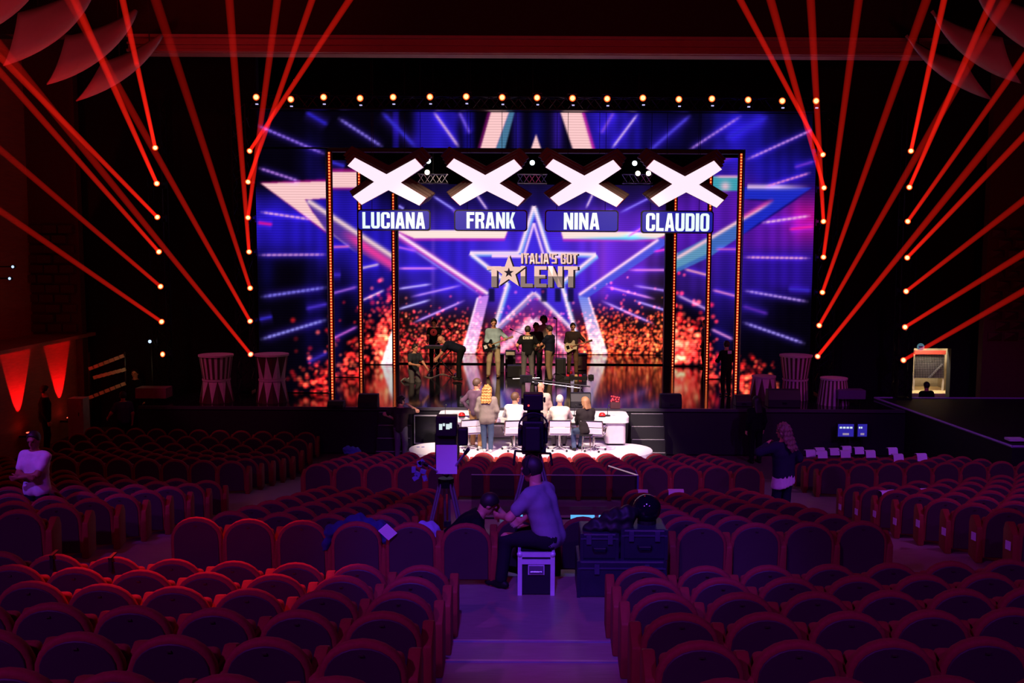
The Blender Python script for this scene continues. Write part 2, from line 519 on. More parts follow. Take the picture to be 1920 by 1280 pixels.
# ---- outer picture (header, side screens and the two inner pairs of wings)
O = np.zeros((GH, GW, 3), np.float32) + np.array((5, 2, 14), np.float32) / 255
for a in ((520, 420, 190, 58, BLUE, 1, 4), (585, 300, 22, 50, (20, 12, 100), .6, 2), (588, 580, 22, 90, (16, 9, 90), .55, 3), (500, 505, 14, 40, (18, 12, 120), .5, 2),
          (645, 420, 60, 90, BLUE, .9, 4), (705, 470, 50, 75, (40, 24, 195), 1, 3), (632, 600, 12, 120, (18, 10, 90), .6, 2), (700, 545, 40, 40, (28, 16, 130), .7, 2),
          (742, 245, 6, 90, BLUE, .6, 4), (818, 245, 42, 90, BLUE, .95, 6), (878, 250, 12, 80, (24, 14, 140), .8, 4), (970, 245, 10, 80, (40, 24, 160), .7, 2), (1008, 245, 14, 60, (22, 14, 140), .7, 2),
          (1045, 240, 12, 80, (60, 30, 190), .7, 2), (1140, 230, 60, 80, (44, 26, 195), .9, 4), (1195, 245, 8, 90, BLUE, .7, 2), (1235, 250, 60, 50, (20, 12, 120), .7, 2), (1390, 250, 60, 90, (32, 22, 180), .95, 3), (1480, 280, 70, 50, (22, 14, 130), .6, 2),
          (1450, 330, 90, 40, (34, 22, 185), .8, 3), (1365, 310, 45, 40, (44, 26, 185), .8, 3), (1360, 420, 60, 90, (88, 26, 180), 1, 4), (1300, 430, 60, 80, (92, 28, 190), 1, 4), (1460, 425, 90, 70, (96, 22, 178), 1, 4), (1512, 410, 34, 36, (225, 16, 150), .85, 2), (1460, 510, 90, 42, (48, 18, 165), .95, 4), (1410, 560, 40, 50, (36, 18, 130), .55, 2),
          (1360, 520, 40, 70, (52, 22, 165), .9, 3), (1300, 520, 45, 50, (60, 26, 150), .85, 3), (1355, 610, 20, 80, (26, 14, 110), .6, 2)):
    blob(O, *a)
O *= (0.93 + 0.07 * np.sin(xx * 0.21 + 2 * np.sin(xx * 0.043)))[..., None]
# big star: left tip, bar, header strokes, right tip
poly(O, [(488, 342), (614, 336), (614, 372), (572, 375), (588, 398), (613, 432), (613, 438)], (225, 20, 150), 9, .7)
poly(O, [(490, 344), (614, 340), (614, 371), (572, 374), (586, 398), (613, 429), (613, 435)], PINK, 2)
poly(O, [(576, 378), (613, 400), (668, 438), (737, 482), (737, 506), (668, 470), (613, 436), (590, 402)], (88, 52, 150), 2, .85)
line(O, (640, 432), (740, 500), 9, (240, 60, 160), .95, 0, 0, .3, .02)
line(O, (574, 374), (740, 483), 5, (250, 214, 214), .95, 0, 0, .03, .02)
line(O, (604, 424), (672, 476), 1.6, (150, 120, 190), .7)
poly(O, [(619, 317), (672, 317), (672, 356), (619, 356)], (225, 30, 150), 8, .6)
poly(O, [(617, 323), (672, 323), (672, 352), (617, 352)], PINK, 2)
poly(O, [(953, 205), (966, 205), (946, 282), (924, 282)], (90, 150, 190), 3, .8)
poly(O, [(916, 205), (956, 205), (928, 282), (895, 282)], (200, 30, 170), 6, .5)
poly(O, [(922, 205), (956, 205), (928, 282), (900, 282)], PINK, 2)
poly(O, [(1049, 205), (1090, 205), (1112, 282), (1075, 282)], PINK, 3)
line(O, (1092, 205), (1114, 282), 3, (220, 40, 170), .8, 0, 0, .01, .01)
poly(O, [(1005, 251), (995, 282), (1015, 282)], PINK, 2)
poly(O, [(1390, 350), (1522, 352), (1391, 441), (1391, 412), (1452, 375), (1390, 373)], (30, 42, 195), 2)
poly(O, [(1262, 478), (1391, 412), (1391, 441), (1330, 482), (1262, 514)], (64, 110, 190), 2, .95)
poly(O, [(1262, 486), (1330, 450), (1330, 474), (1262, 506)], (110, 170, 190), 4, .7)
line(O, (1400, 350), (1520, 351), 4.5, (225, 190, 235), .95, 0, 0, .02, .5)
line(O, (1395, 374), (1452, 376), 1.5, (10, 8, 70), .8)
line(O, (1524, 352), (1388, 443), 2.2, (16, 10, 110), .8)
line(O, (1452, 375), (1262, 488), 3.6, (250, 200, 215), .95, 0, 0, .15, .05)
line(O, (1452, 372), (1380, 414), 4, (230, 60, 170), .6)
poly(O, [(1336, 331), (1394, 331), (1394, 358), (1336, 358)], (62, 160, 180), 2)
line(O, (1336, 331), (1394, 331), 2.5, (245, 170, 215), .9)
blob(O, 1360, 349, 9, 9, (245, 190, 210), .9)
for a, b, wd, c, dash in (((480, 234), (614, 291), 2.6, LIL, 9), ((572, 209), (616, 235), 3.6, (44, 34, 190), 0), ((632, 220), (720, 277), 2.8, (140, 120, 235), 9), ((714, 208), (782, 278), 4, (52, 44, 200), 0), ((812, 208), (862, 278), 2.6, (215, 170, 215), 0), ((860, 208), (882, 252), 3, (110, 80, 220), 0),
        ((483, 314), (565, 341), 2.4, (190, 130, 235), 9), ((486, 397), (588, 412), 2.2, (250, 180, 225), 10), ((482, 417), (512, 421), 3, (225, 20, 150), 0), ((482, 478), (616, 477), 2.2, (215, 150, 225), 10), ((486, 557), (616, 538), 3, (130, 120, 240), 9), ((572, 579), (616, 569), 3, (70, 46, 190), 0), ((486, 637), (616, 598), 3, (150, 145, 245), 9), ((485, 599), (512, 593), 3, (50, 40, 190), 0), ((575, 680), (616, 660), 3, (52, 36, 160), 0),
        ((619, 551), (672, 537), 2.4, (150, 90, 215), 0), ((622, 463), (657, 462), 2.2, (230, 110, 190), 0), ((619, 637), (672, 611), 2.4, (190, 90, 200), 0), ((619, 303), (648, 312), 3, (54, 46, 200), 0), ((676, 503), (712, 495), 2.2, (225, 190, 220), 0), ((677, 564), (722, 543), 2, (225, 180, 225), 0), ((620, 515), (640, 515), 3, (60, 40, 190), 0),
        ((1152, 209), (1126, 252), 3, (120, 70, 215), 0), ((1197, 212), (1146, 280), 2.4, (205, 170, 235), 0), ((1297, 214), (1215, 285), 3.4, (74, 60, 215), 0), ((1392, 216), (1288, 284), 2.6, (170, 120, 225), 9), ((1442, 217), (1358, 262), 4, (46, 36, 205), 0), ((1528, 241), (1396, 301), 2.4, (205, 140, 235), 9), ((1340, 305), (1392, 288), 2.4, (110, 40, 160), 0), ((1528, 302), (1488, 314), 2.4, (110, 50, 200), 0),
        ((1522, 323), (1432, 351), 2.2, (240, 140, 215), 9), ((1522, 404), (1426, 418), 2.4, (250, 190, 225), 10), ((1528, 424), (1478, 430), 3, (240, 30, 160), 0), ((1522, 484), (1392, 482), 2.2, (250, 170, 210), 9), ((1340, 467), (1392, 467), 2, (200, 90, 190), 0), ((1518, 566), (1392, 544), 2.4, (190, 150, 245), 9), ((1442, 589), (1390, 573), 2.6, (90, 40, 170), 0), ((1522, 545), (1476, 541), 2.6, (56, 40, 190), 0),
        ((1512, 645), (1390, 603), 2.6, (170, 150, 250), 9), ((1334, 543), (1388, 557), 2.2, (225, 130, 210), 0), ((1332, 616), (1376, 637), 2.4, (225, 140, 215), 0), ((1282, 504), (1332, 517), 2.2, (245, 160, 190), 0), ((1268, 552), (1332, 583), 2.4, (200, 150, 225), 0)):
    line(O, a, b, wd, c, .95, dash, .35, .15, .15)
REDS = [(255, 48, 34), (220, 26, 20), (255, 90, 52), (160, 16, 16), (255, 66, 50)]
def lo_bias(y0, y1, k):
    return lambda g_, x: y1 - (y1 - y0) * abs(g_.normal(0, k))
poly(O, [(737, 612), (737, 690), (712, 690)], (250, 200, 225), 3)
sparks(O, 300, lambda g_: 737 - abs(g_.normal(0, 26)), lo_bias(545, 680, .42), 2.4, 4.6, REDS, 1)
sparks(O, 150, lambda g_: g_.uniform(615, 680), lo_bias(610, 735, .4), 2.6, 4.6, REDS[:4], 2, .8)
sparks(O, 130, lambda g_: 616 - abs(g_.normal(0, 30)), lo_bias(650, 750, .45), 2.6, 5, REDS[:4], 3, .8)
sparks(O, 330, lambda g_: 1262 + abs(g_.normal(0, 32)), lo_bias(560, 680, .42), 2.6, 4.8, REDS, 4)
sparks(O, 110, lambda g_: g_.uniform(1328, 1392), lo_bias(640, 730, .4), 2.6, 4.6, REDS[:4], 5, .75)
sparks(O, 110, lambda g_: 1388 + abs(g_.normal(0, 28)), lo_bias(650, 745, .4), 2.6, 5, REDS[:4], 6, .75)

# ---- centre picture
N_ = np.zeros((GH, GW, 3), np.float32) + np.array((14, 8, 30), np.float32) / 255
for a in ((1000, 490, 250, 110, (62, 34, 215), 1, 4), (800, 490, 90, 70, (48, 28, 200), .9, 3), (1170, 470, 90, 90, (110, 40, 215), .95, 3), (1100, 420, 60, 60, (98, 50, 225), .6, 2), (950, 500, 60, 60, (84, 52, 235), .7, 2), (760, 600, 60, 70, (24, 14, 22), .9, 3), (1245, 600, 40, 110, (30, 18, 20), .9, 3), (1000, 370, 300, 22, (18, 10, 70), .6, 3),
          (1000, 640, 120, 60, (150, 40, 70), .6, 3), (900, 640, 70, 30, (120, 20, 40), .5, 2), (1120, 640, 90, 34, (120, 24, 30), .5, 2), (790, 545, 18, 80, (50, 30, 190), .6, 2), (812, 500, 4, 90, (130, 80, 240), .5, 2), (1130, 500, 8, 90, (150, 60, 235), .6, 2)):
    blob(N_, *a)
N_ *= (0.93 + 0.07 * np.sin(xx * 0.17 + 2.2 * np.sin(xx * 0.051)))[..., None]
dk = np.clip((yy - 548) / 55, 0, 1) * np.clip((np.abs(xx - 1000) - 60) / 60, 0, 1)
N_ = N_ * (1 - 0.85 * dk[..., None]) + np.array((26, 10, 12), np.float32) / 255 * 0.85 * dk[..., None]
for s_, bar in ((0, [(742, 432), (952, 432), (946, 447), (778, 447)]), (1, [(1052, 433), (1262, 436), (1228, 448), (1056, 447)])):
    poly(N_, [(p[0], p[1] + (4 if p[1] < 440 else 5)) for p in bar], (230, 40, 180), 4, .6)
    poly(N_, bar, (255, 222, 214), 2)
blob(N_, 1183, 444, 16, 5, (150, 250, 255), .95)
blob(N_, 1160, 447, 70, 3, (70, 190, 240), .8)
line(N_, (742, 438), (914, 553), 7, (210, 60, 190), .85, 0, 0, .02, .05)
line(N_, (744, 437), (917, 552), 3.4, (255, 225, 240), .95, 0, 0, .02, .02)
line(N_, (760, 458), (905, 556), 2, (130, 140, 250), .7)
poly(N_, [(1236, 446), (1258, 452), (1102, 558), (1084, 554)], (74, 84, 215), 2, .9)
line(N_, (1236, 448), (1084, 554), 3, (255, 205, 240), .95, 0, 0, .02, .02)
poly(N_, [(896, 557), (917, 553), (891, 664), (864, 664)], (205, 130, 240), 2, .9, (250, 205, 235))
line(N_, (896, 557), (866, 664), 2, (255, 220, 250), .9, 0, 0, .02, .02)
poly(N_, [(1084, 554), (1103, 558), (1137, 664), (1111, 664)], (110, 130, 230), 2, .95, (255, 215, 225))
line(N_, (1103, 556), (1138, 664), 2, (255, 215, 245), .9, 0, 0, .02, .02)
def star(pts, wd, c, dx=0, dy=0, a=.95):
    for i in range(len(pts)):
        p, q = pts[i], pts[(i + 1) % len(pts)]
        line(N_, (p[0] + dx, p[1] + dy), (q[0] + dx, q[1] + dy), wd, c, a, 0, 0, .01, .01)
big = [(1001, 386), (1029, 474), (1118, 477), (1052, 530), (1078, 622), (1001, 548), (924, 622), (952, 530), (881, 474), (973, 474)]
poly(N_, big, (60, 40, 215), 2, .7)
star(big, 3.4, (110, 190, 250), 3, 4, .7)
star(big, 3.6, (255, 225, 240))
sm = [(1001 + (x - 1001) * .66, 486 + (y - 486) * .70 + 2) for x, y in big]
star(sm[:3] + sm[8:], 2.6, (255, 205, 245), 0, 0, .9)
poly(N_, [(1001, 548), (1078, 622), (1075, 664), (928, 664), (924, 622)], (150, 50, 150), 6, .35)
for a, b, c in (((742, 542), (812, 532), (190, 170, 250)), ((768, 557), (868, 534), (180, 130, 240)), ((742, 581), (810, 561), (190, 180, 250)), ((772, 606), (874, 562), (200, 150, 250)), ((742, 503), (824, 503), (230, 130, 230)), ((742, 462), (782, 471), (180, 90, 230)),
                ((1176, 506), (1262, 506), (235, 130, 230)), ((1133, 536), (1230, 561), (235, 140, 240)), ((1186, 535), (1262, 547), (180, 130, 240)), ((1126, 563), (1228, 608), (200, 150, 250)), ((1188, 563), (1262, 586), (180, 150, 250)), ((1224, 472), (1262, 465), (250, 60, 210)), ((810, 366), (856, 396), (150, 140, 250)), ((758, 392), (746, 385), (160, 150, 250)), ((845, 392), (905, 428), (190, 120, 250)), ((1150, 392), (1105, 420), (150, 130, 250)), ((1175, 445), (1215, 420), (230, 120, 230)), ((1160, 400), (1235, 362), (130, 110, 240)), ((890, 360), (915, 395), (215, 180, 230)), ((1118, 350), (1098, 392), (215, 180, 230))):
    line(N_, a, b, 2, c, .95, 0, .3, .2, .2)
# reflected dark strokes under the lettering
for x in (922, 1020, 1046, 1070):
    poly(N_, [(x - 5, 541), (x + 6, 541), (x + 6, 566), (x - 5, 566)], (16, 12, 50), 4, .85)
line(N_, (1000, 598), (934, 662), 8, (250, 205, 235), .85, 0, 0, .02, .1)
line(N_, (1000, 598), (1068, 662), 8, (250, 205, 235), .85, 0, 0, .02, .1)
PIR = [(255, 56, 38), (255, 84, 50), (245, 42, 50), (255, 110, 70), (200, 24, 24), (255, 70, 110)]
sparks(N_, 620, lambda g_: g_.normal(1000, 85), lo_bias(575, 664, .5), 1.6, 3.0, PIR, 11, .62)
sparks(N_, 520, lambda g_: g_.uniform(745, 905), lo_bias(585, 664, .45), 1.5, 2.9, PIR[:5], 12, .85)
sparks(N_, 760, lambda g_: g_.uniform(1090, 1250), lo_bias(575, 664, .45), 1.5, 2.9, [(255, 78, 32), (255, 112, 56), (240, 54, 24), (255, 62, 44)], 13, .85)
def to_lin(a):
    a = np.clip(a, 0, 1.15)
    return np.where(a <= 0.04045, a / 12.92, ((a + 0.055) / 1.055) ** 2.4).astype(np.float32)
PIC = {'outer': to_lin(O), 'centre': to_lin(N_)}

def led_material(name, strength, pitch):
    m = bpy.data.materials.new(name); m.use_nodes = True
    nt = m.node_tree
    for n in list(nt.nodes):
        if n.type != 'OUTPUT_MATERIAL': nt.nodes.remove(n)
    out = nt.nodes['Material Output']
    at = nt.nodes.new('ShaderNodeAttribute'); at.attribute_name = 'picture'
    tc = nt.nodes.new('ShaderNodeTexCoord')
    wv = nt.nodes.new('ShaderNodeTexWave'); wv.bands_direction = 'Z'
    wv.inputs['Scale'].default_value = pitch
    nt.links.new(tc.outputs['Object'], wv.inputs['Vector'])
    mr = nt.nodes.new('ShaderNodeMapRange')
    mr.inputs['To Min'].default_value = 0.82 * strength
    mr.inputs['To Max'].default_value = 1.08 * strength
    nt.links.new(wv.outputs['Fac'], mr.inputs['Value'])
    em = nt.nodes.new('ShaderNodeEmission')
    nt.links.new(at.outputs['Color'], em.inputs['Color'])
    nt.links.new(mr.outputs['Result'], em.inputs['Strength'])
    nt.links.new(em.outputs[0], out.inputs[0])
    return m
LED_O = led_material('led_outer', 1.0, 4.2)
LED_C = led_material('led_centre', 1.15, 4.2)

def led_panel(label, px0, px1, py0, py1, Y, pic, mat, step=2.0, zbot=None):
    a, b = P(px0, py0, Y), P(px1, py1, Y)
    x0, x1 = P(px0, (py0 + py1) / 2, Y).x, P(px1, (py0 + py1) / 2, Y).x
    z1, z0 = P((px0 + px1) / 2, py0, Y).z, P((px0 + px1) / 2, py1, Y).z
    if zbot is not None: z0 = zbot
    nx, nz = int((px1 - px0) / step) + 1, int((py1 - py0) / step) + 1
    X, Z = np.meshgrid(np.linspace(x0, x1, nx + 1), np.linspace(z0, z1, nz + 1))
    V = np.stack([X.ravel(), np.full(X.size, Y), Z.ravel()], 1)
    u, v = proj_np(V)
    src = PIC[pic]
    fu = np.clip(u - GX0, 0, GW - 1.01); fv = np.clip(v - GY0, 0, GH - 1.01)
    i, j = fu.astype(int), fv.astype(int)
    du, dv = (fu - i)[:, None], (fv - j)[:, None]
    col = (src[j, i] * (1 - du) + src[j, i + 1] * du) * (1 - dv) + (src[j + 1, i] * (1 - du) + src[j + 1, i + 1] * du) * dv
    t = thing('led_screen', label, 'screen', ((x0 + x1) / 2, Y, z0))
    V = V - np.array([(x0 + x1) / 2, Y, z0])
    idx = np.arange((nx + 1) * (nz + 1)).reshape(nz + 1, nx + 1)
    fs = np.stack([idx[:-1, :-1], idx[:-1, 1:], idx[1:, 1:], idx[1:, :-1]], -1).reshape(-1, 4)
    me = bpy.data.meshes.new('display')
    me.vertices.add(len(V)); me.vertices.foreach_set('co', V.astype(np.float32).ravel())
    me.loops.add(fs.size); me.loops.foreach_set('vertex_index', fs.ravel().astype(np.int32))
    me.polygons.add(len(fs)); me.polygons.foreach_set('loop_start', (np.arange(len(fs)) * 4).astype(np.int32))
    at = me.color_attributes.new('picture', 'FLOAT_COLOR', 'POINT')
    at.data.foreach_set('color', np.concatenate([col, np.ones((len(col), 1), np.float32)], 1).astype(np.float32).ravel())
    me.materials.append(mat)
    me.update(calc_edges=True)
    link('display', me, t)
    MB().box((0, 0.09, (z1 - z0) / 2), (x1 - x0, 0.16, z1 - z0)).obj('cabinet', 'black', t)
    return t
Y1, Y2, Y3, Y4 = 29.0, 32.5, 36.0, 39.3
led_panel('wide LED header screen above the four X signs', 483, 1523, 211, 278, Y1, 'outer', LED_O)
led_panel('tall blue LED screen at the far left with the pale star tip', 483, 613, 279, 748, Y1, 'outer', LED_O, zbot=ZS + 0.02)
led_panel('tall purple LED screen at the far right of the stage', 1392, 1523, 279, 748, Y1, 'outer', LED_O, zbot=ZS + 0.02)
led_panel('narrow LED wing between the first and second light strips, left', 612, 672, 300, 715, Y2, 'outer', LED_O, zbot=ZS + 0.02)
led_panel('narrow LED wing between the second and third light strips, left', 670, 736, 345, 690, Y3, 'outer', LED_O, zbot=ZS + 0.02)
led_panel('narrow LED wing between the first and second light strips, right', 1332, 1394, 296, 715, Y2, 'outer', LED_O, zbot=ZS + 0.02)
led_panel('narrow LED wing between the second and third light strips, right', 1266, 1334, 345, 690, Y3, 'outer', LED_O, zbot=ZS + 0.02)
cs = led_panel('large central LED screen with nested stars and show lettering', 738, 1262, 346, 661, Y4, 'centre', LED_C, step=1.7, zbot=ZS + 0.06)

# ------------------------------------------------------------------ block lettering
def rect(a, b, c, d): return [(a, b), (c, b), (c, d), (a, d)]
G = {
 'L': (0.85, [rect(0, 0, .38, 1), rect(.38, 0, 1, .17)]),
 'U': (1.0, [rect(0, .16, .35, 1), rect(.65, .16, 1, 1), [(0, .16), (.12, .03), (.3, 0), (.7, 0), (.88, .03), (1, .16)]]),
 'C': (1.0, [rect(0, .14, .35, .86), [(0, .14), (.12, .03), (.3, 0), (.7, 0), (.88, .03), (1, .14)], [(0, .86), (1, .86), (.88, .97), (.7, 1), (.3, 1), (.12, .97)], rect(.65, .14, 1, .36), rect(.65, .64, 1, .86)]),
 'I': (0.38, [rect(0, 0, 1, 1)]),
 'A': (1.05, [[(0, 0), (.32, 0), (.53, .86), (.5, 1), (.28, 1)], [(.68, 0), (1, 0), (.72, 1), (.5, 1), (.47, .86)], rect(.22, .19, .78, .36)]),
 'N': (1.0, [rect(0, 0, .32, 1), rect(.68, 0, 1, 1), [(0, 1), (.68, 0), (1, 0), (.34, 1)]]),
 'F': (0.85, [rect(0, 0, .4, 1), rect(.4, .83, 1, 1), rect(.4, .44, .9, .6)]),
 'R': (1.0, [rect(0, 0, .35, 1), [(.35, .84), (1, .84), (.88, .97), (.7, 1), (.35, 1)], rect(.66, .58, 1, .84), [(.35, .42), (.8, .42), (1, .58), (.35, .58)], [(.66, 0), (1, 0), (.95, .3), (.8, .44), (.6, .44)]]),
 'K': (1.0, [rect(0, 0, .35, 1), [(.35, .38), (.66, 1), (1, 1), (.6, .46), (.42, .3)], [(.64, 0), (1, 0), (.68, .62), (.42, .46)]]),
 'D': (1.0, [rect(0, 0, .35, 1), rect(.65, .15, 1, .85), [(.35, 0), (.72, 0), (.9, .04), (1, .15), (.35, .16)], [(.35, .84), (1, .85), (.9, .96), (.72, 1), (.35, 1)]]),
 'O': (1.0, [rect(0, .14, .35, .86), rect(.65, .14, 1, .86), [(0, .14), (.12, .03), (.3, 0), (.7, 0), (.88, .03), (1, .14)], [(0, .86), (1, .86), (.88, .97), (.7, 1), (.3, 1), (.12, .97)]]),
 'T': (0.95, [rect(.31, 0, .69, .83), rect(0, .83, 1, 1)]),
 'S': (0.95, [rect(0, .03, 1, .17), rect(.65, .17, 1, .43), rect(0, .43, 1, .57), rect(0, .57, .35, .84), rect(0, .84, 1, .98)]),
 'G': (1.0, [rect(0, .14, .35, .86), rect(.08, 0, .92, .15), rect(.08, .85, .92, 1), rect(.65, .14, 1, .48), rect(.5, .38, .66, .52), rect(.65, .66, 1, .86)]),
 'E': (0.85, [rect(0, 0, .4, 1), rect(.4, 0, 1, .17), rect(.4, .42, .9, .58), rect(.4, .83, 1, 1)]),
 'W': (1.5, [[(0, 1), (.12, 0), (.36, 0), (.27, 1)], [(.25, .2), (.36, 0), (.57, 1), (.43, 1)], [(.43, 1), (.64, 0), (.75, .2), (.57, 1)], [(.64, 0), (.88, 0), (1, 1), (.73, 1)]]),
 "'": (0.3, [rect(.1, .7, .9, 1)]),
 ' ': (0.5, []),
}
def text_mb(s, h, wdt, gap=0.14, depth=0.02, y=0.0, aspect=0.46):
    """letters of height h fitted to total width wdt, centred on x = 0, base at z = 0, front at y"""
    u = sum(G[c][0] for c in s) + gap * (len(s) - 1)
    k = wdt / u
    mb = MB()
    x = -wdt / 2
    for c in s:
        wd, ps = G[c]
        for p in ps:
            mb.prism([(x + a * wd * k, b * h) for a, b in p], y, y + depth)
        x += (wd + gap) * k
    return mb

# metallic show lettering on the centre screen: flat print, drawn as thin raised shapes on the display
M('logo_light', (0.8, 0.6, 0.5), 0.5, emit=srgb(250, 205, 190), estr=0.95)
M('logo_mid', (0.5, 0.4, 0.35), 0.5, emit=srgb(150, 128, 122), estr=0.9)
M('logo_dark', (0.1, 0.08, 0.1), 0.5, emit=srgb(46, 34, 48), estr=0.8)
def on_screen(px, py):
    p = P(px, py, Y4) - Vector(cs.location)
    return p
sc4 = F / Y4
def logo_word(s, px0, px1, py_top, py_bot, mats, parts=2):
    a, b = on_screen(px0, py_bot), on_screen(px1, py_top)
    h, wd = b.z - a.z, b.x - a.x
    o = text_mb(s, h, wd, 0.10, 0.012, -0.03)
    o.v = [(x + (a.x + b.x) / 2, y, z + a.z) for x, y, z in o.v]
    if parts == 2:                      # chrome look: pale upper half, grey lower half
        o2 = o.obj('lettering', mats, cs, fix=True)
        me = o2.data
        bm = bmesh.new(); bm.from_mesh(me)
        bmesh.ops.bisect_plane(bm, geom=list(bm.verts) + list(bm.edges) + list(bm.faces), plane_co=(0, 0, a.z + h * 0.52), plane_no=(0, 0, 1))
        for f in bm.faces:
            f.material_index = 0 if f.calc_center_median().z > a.z + h * 0.52 else 1
        bm.to_mesh(me); bm.free()
    else:
        o2 = o.obj('lettering', mats, cs)
    o2['kind'] = 'stuff'
    return o2
sh = logo_word("ITALIA'S GOT", 979, 1086, 476, 496, ['logo_dark'], 1); sh.location = (0, 0.008, 0)
logo_word("ITALIA'S GOT", 977, 1083, 475, 494, ['logo_light'], 1)
for s, a, b in (('T', 913, 940), ('LENT', 976, 1083)):
    sh = logo_word(s, a + 3, b + 4, 500, 540, ['logo_dark'], 1); sh.location = (0, 0.008, 0)
    logo_word(s, a, b, 499, 538, ['logo_light', 'logo_mid'])
def star_pts(cx, cy, r, q=0.40, ph=0.0):
    return [(cx + (r if i % 2 == 0 else r * q) * math.sin(ph + i * math.pi / 5), cy + (r if i % 2 == 0 else r * q) * math.cos(ph + i * math.pi / 5)) for i in range(10)]
def star_obj(name, px, py, rpx, mat, y, par):
    c = on_screen(px, py)
    mb = MB()
    pts = star_pts(c.x, c.z, rpx / sc4)
    n = len(pts)
    vs = [(c.x, y, c.z)] + [(a, y, b) for a, b in pts]
    mb.add(vs, [(0, 1 + i, 1 + (i + 1) % n) for i in range(n)])
    return mb.obj(name, mat, par)
star_obj('logo_star', 957, 511, 33, 'logo_dark', -0.036, cs)
star_obj('logo_star', 954, 510, 32, 'logo_light', -0.042, cs)
star_obj('logo_star', 954, 511, 10, 'logo_dark', -0.048, cs)

# ------------------------------------------------------------------ LED light strips on the portal edges
M('strip_rail', (0.01, 0.006, 0.006), 0.5)
M('strip_led', (0.6, 0.2, 0.1), 0.4, emit=(1.0, 0.24, 0.06), estr=1.9, var=0.05)
M('strip_glow', (0.3, 0.02, 0.02), 0.5, emit=(1.0, 0.03, 0.012), estr=0.30, var=0.05)
def strip(label, px, py0, Y):
    top = P(px, py0, Y)
    z0 = ZS
    h = top.z - z0
    t = thing('light_strip', label, 'light strip', (top.x, Y, z0), group='portal light strips')
    MB().box((0, 0.03, h / 2), (0.16, 0.05, h)).obj('rail', 'strip_rail', t)
    MB().box((0, 0.0, h / 2), (0.065, 0.02, h - 0.02)).obj('diffuser', 'strip_glow', t)
    d = MB()
    n = int(h / (5.4 * Y / F))
    for i in range(n):
        d.box((0, -0.02, h * (i + 0.5) / n), (0.042, 0.02, 0.042))
    o = d.obj('led_dots', 'strip_led', t); o['kind'] = 'stuff'
for lab, px, py0, Y in (('left', 617, 284, Y1 - 0.2), ('left', 673, 322, Y2 - 0.2), ('left', 737, 362, Y3 - 0.2), ('right', 1267, 362, Y3 - 0.2), ('right', 1333, 322, Y2 - 0.2), ('right', 1390, 287, Y1 - 0.2)):
    strip(f"{ {Y1 - 0.2: 'outermost', Y2 - 0.2: 'middle', Y3 - 0.2: 'innermost'}[Y] } vertical strip of orange LED dots on the {lab} portal", px, py0, Y)
# black portal jambs behind the inner strips
for px, Y, sgn in ((737, Y3 - 0.05, 1), (1256, Y3 - 0.05, -1)):
    x = P(px, 500, Y).x
    hgt = P(px, 346, Y).z - ZS
    tag(MB().box((x + 0.09 * sgn * 0, Y + 0.3, ZS + hgt / 2), (0.30, 0.3, hgt)).obj('portal_jamb', 'black', None), f"black jamb at the {'left' if sgn > 0 else 'right'} edge of the central screen", 'jamb')
# black soffit of the first portal above the X signs
so = MB()
a, b = P(614, 281, Y1).x, P(1393, 281, Y1).x
so.box(((a + b) / 2, Y1 + 0.1, P(1000, 283, Y1).z), (b - a, 0.3, 0.1))
tag(so.obj('portal_soffit', 'black', None), 'thin black soffit bar under the header screen', 'beam')
blk_bg = MB()
a, b = P(672, 300, 39.9).x, P(1330, 300, 39.9).x
blk_bg.box(((a + b) / 2, 40.1, P(1000, 300, 40).z), (b - a, 0.1, 3.2))
struct('wall_border', blk_bg, ['curtain_black'], 'black border cloth above the central screen')
# ================================================================== X signs and name plates
YX = 28.3
sx = F / YX
M('x_face', (0.3, 0.28, 0.3), 0.4, emit=(1.0, 0.85, 0.98), estr=1.0, var=0.03)
M('x_shell', (0.075, 0.036, 0.04), 0.45)
M('x_lip', (0.4, 0.03, 0.08), 0.4)
M('plate_blue', (0.005, 0.005, 0.03), 0.4, emit=srgb(34, 34, 172), estr=0.85, var=0.08)
M('plate_frame', (0.02, 0.02, 0.03), 0.35, 0.5)
M('plate_text', (0.2, 0.22, 0.22), 0.5, emit=srgb(232, 255, 246), estr=1.05, var=0.02)
XP = [(-72, 30), (-58, 45), (0, 15), (53, 44), (68, 28), (26, 0), (73, -28), (60, -42), (3, -14), (-47, -41), (-63, -26), (-23, 1)]
def x_poly(k=1.0, grow=0.0):
    out = []
    for x, z in XP:
        out.append(((x * k + grow * (1 if x > 0 else -1) * (0.5 if abs(x) > 20 else 0)) / sx, (z * k) / sx))
    return out[::-1]
x_spots = [(725, 342), (910, 343.5), (1095.5, 344.5), (1284, 346)]
names = ['LUCIANA', 'FRANK', 'NINA', 'CLAUDIO']
pos4 = ['leftmost', 'second from left', 'third from left', 'rightmost']
plates = [(670, 807, 393, 432), (851.5, 989, 393.5, 433), (1021.5, 1160, 394, 434.5), (1201.5, 1338.5, 395, 437)]
txt = [(680, 797, 398, 428), (875, 966, 398, 428), (1057, 1124, 399, 430), (1211, 1330, 400, 433)]
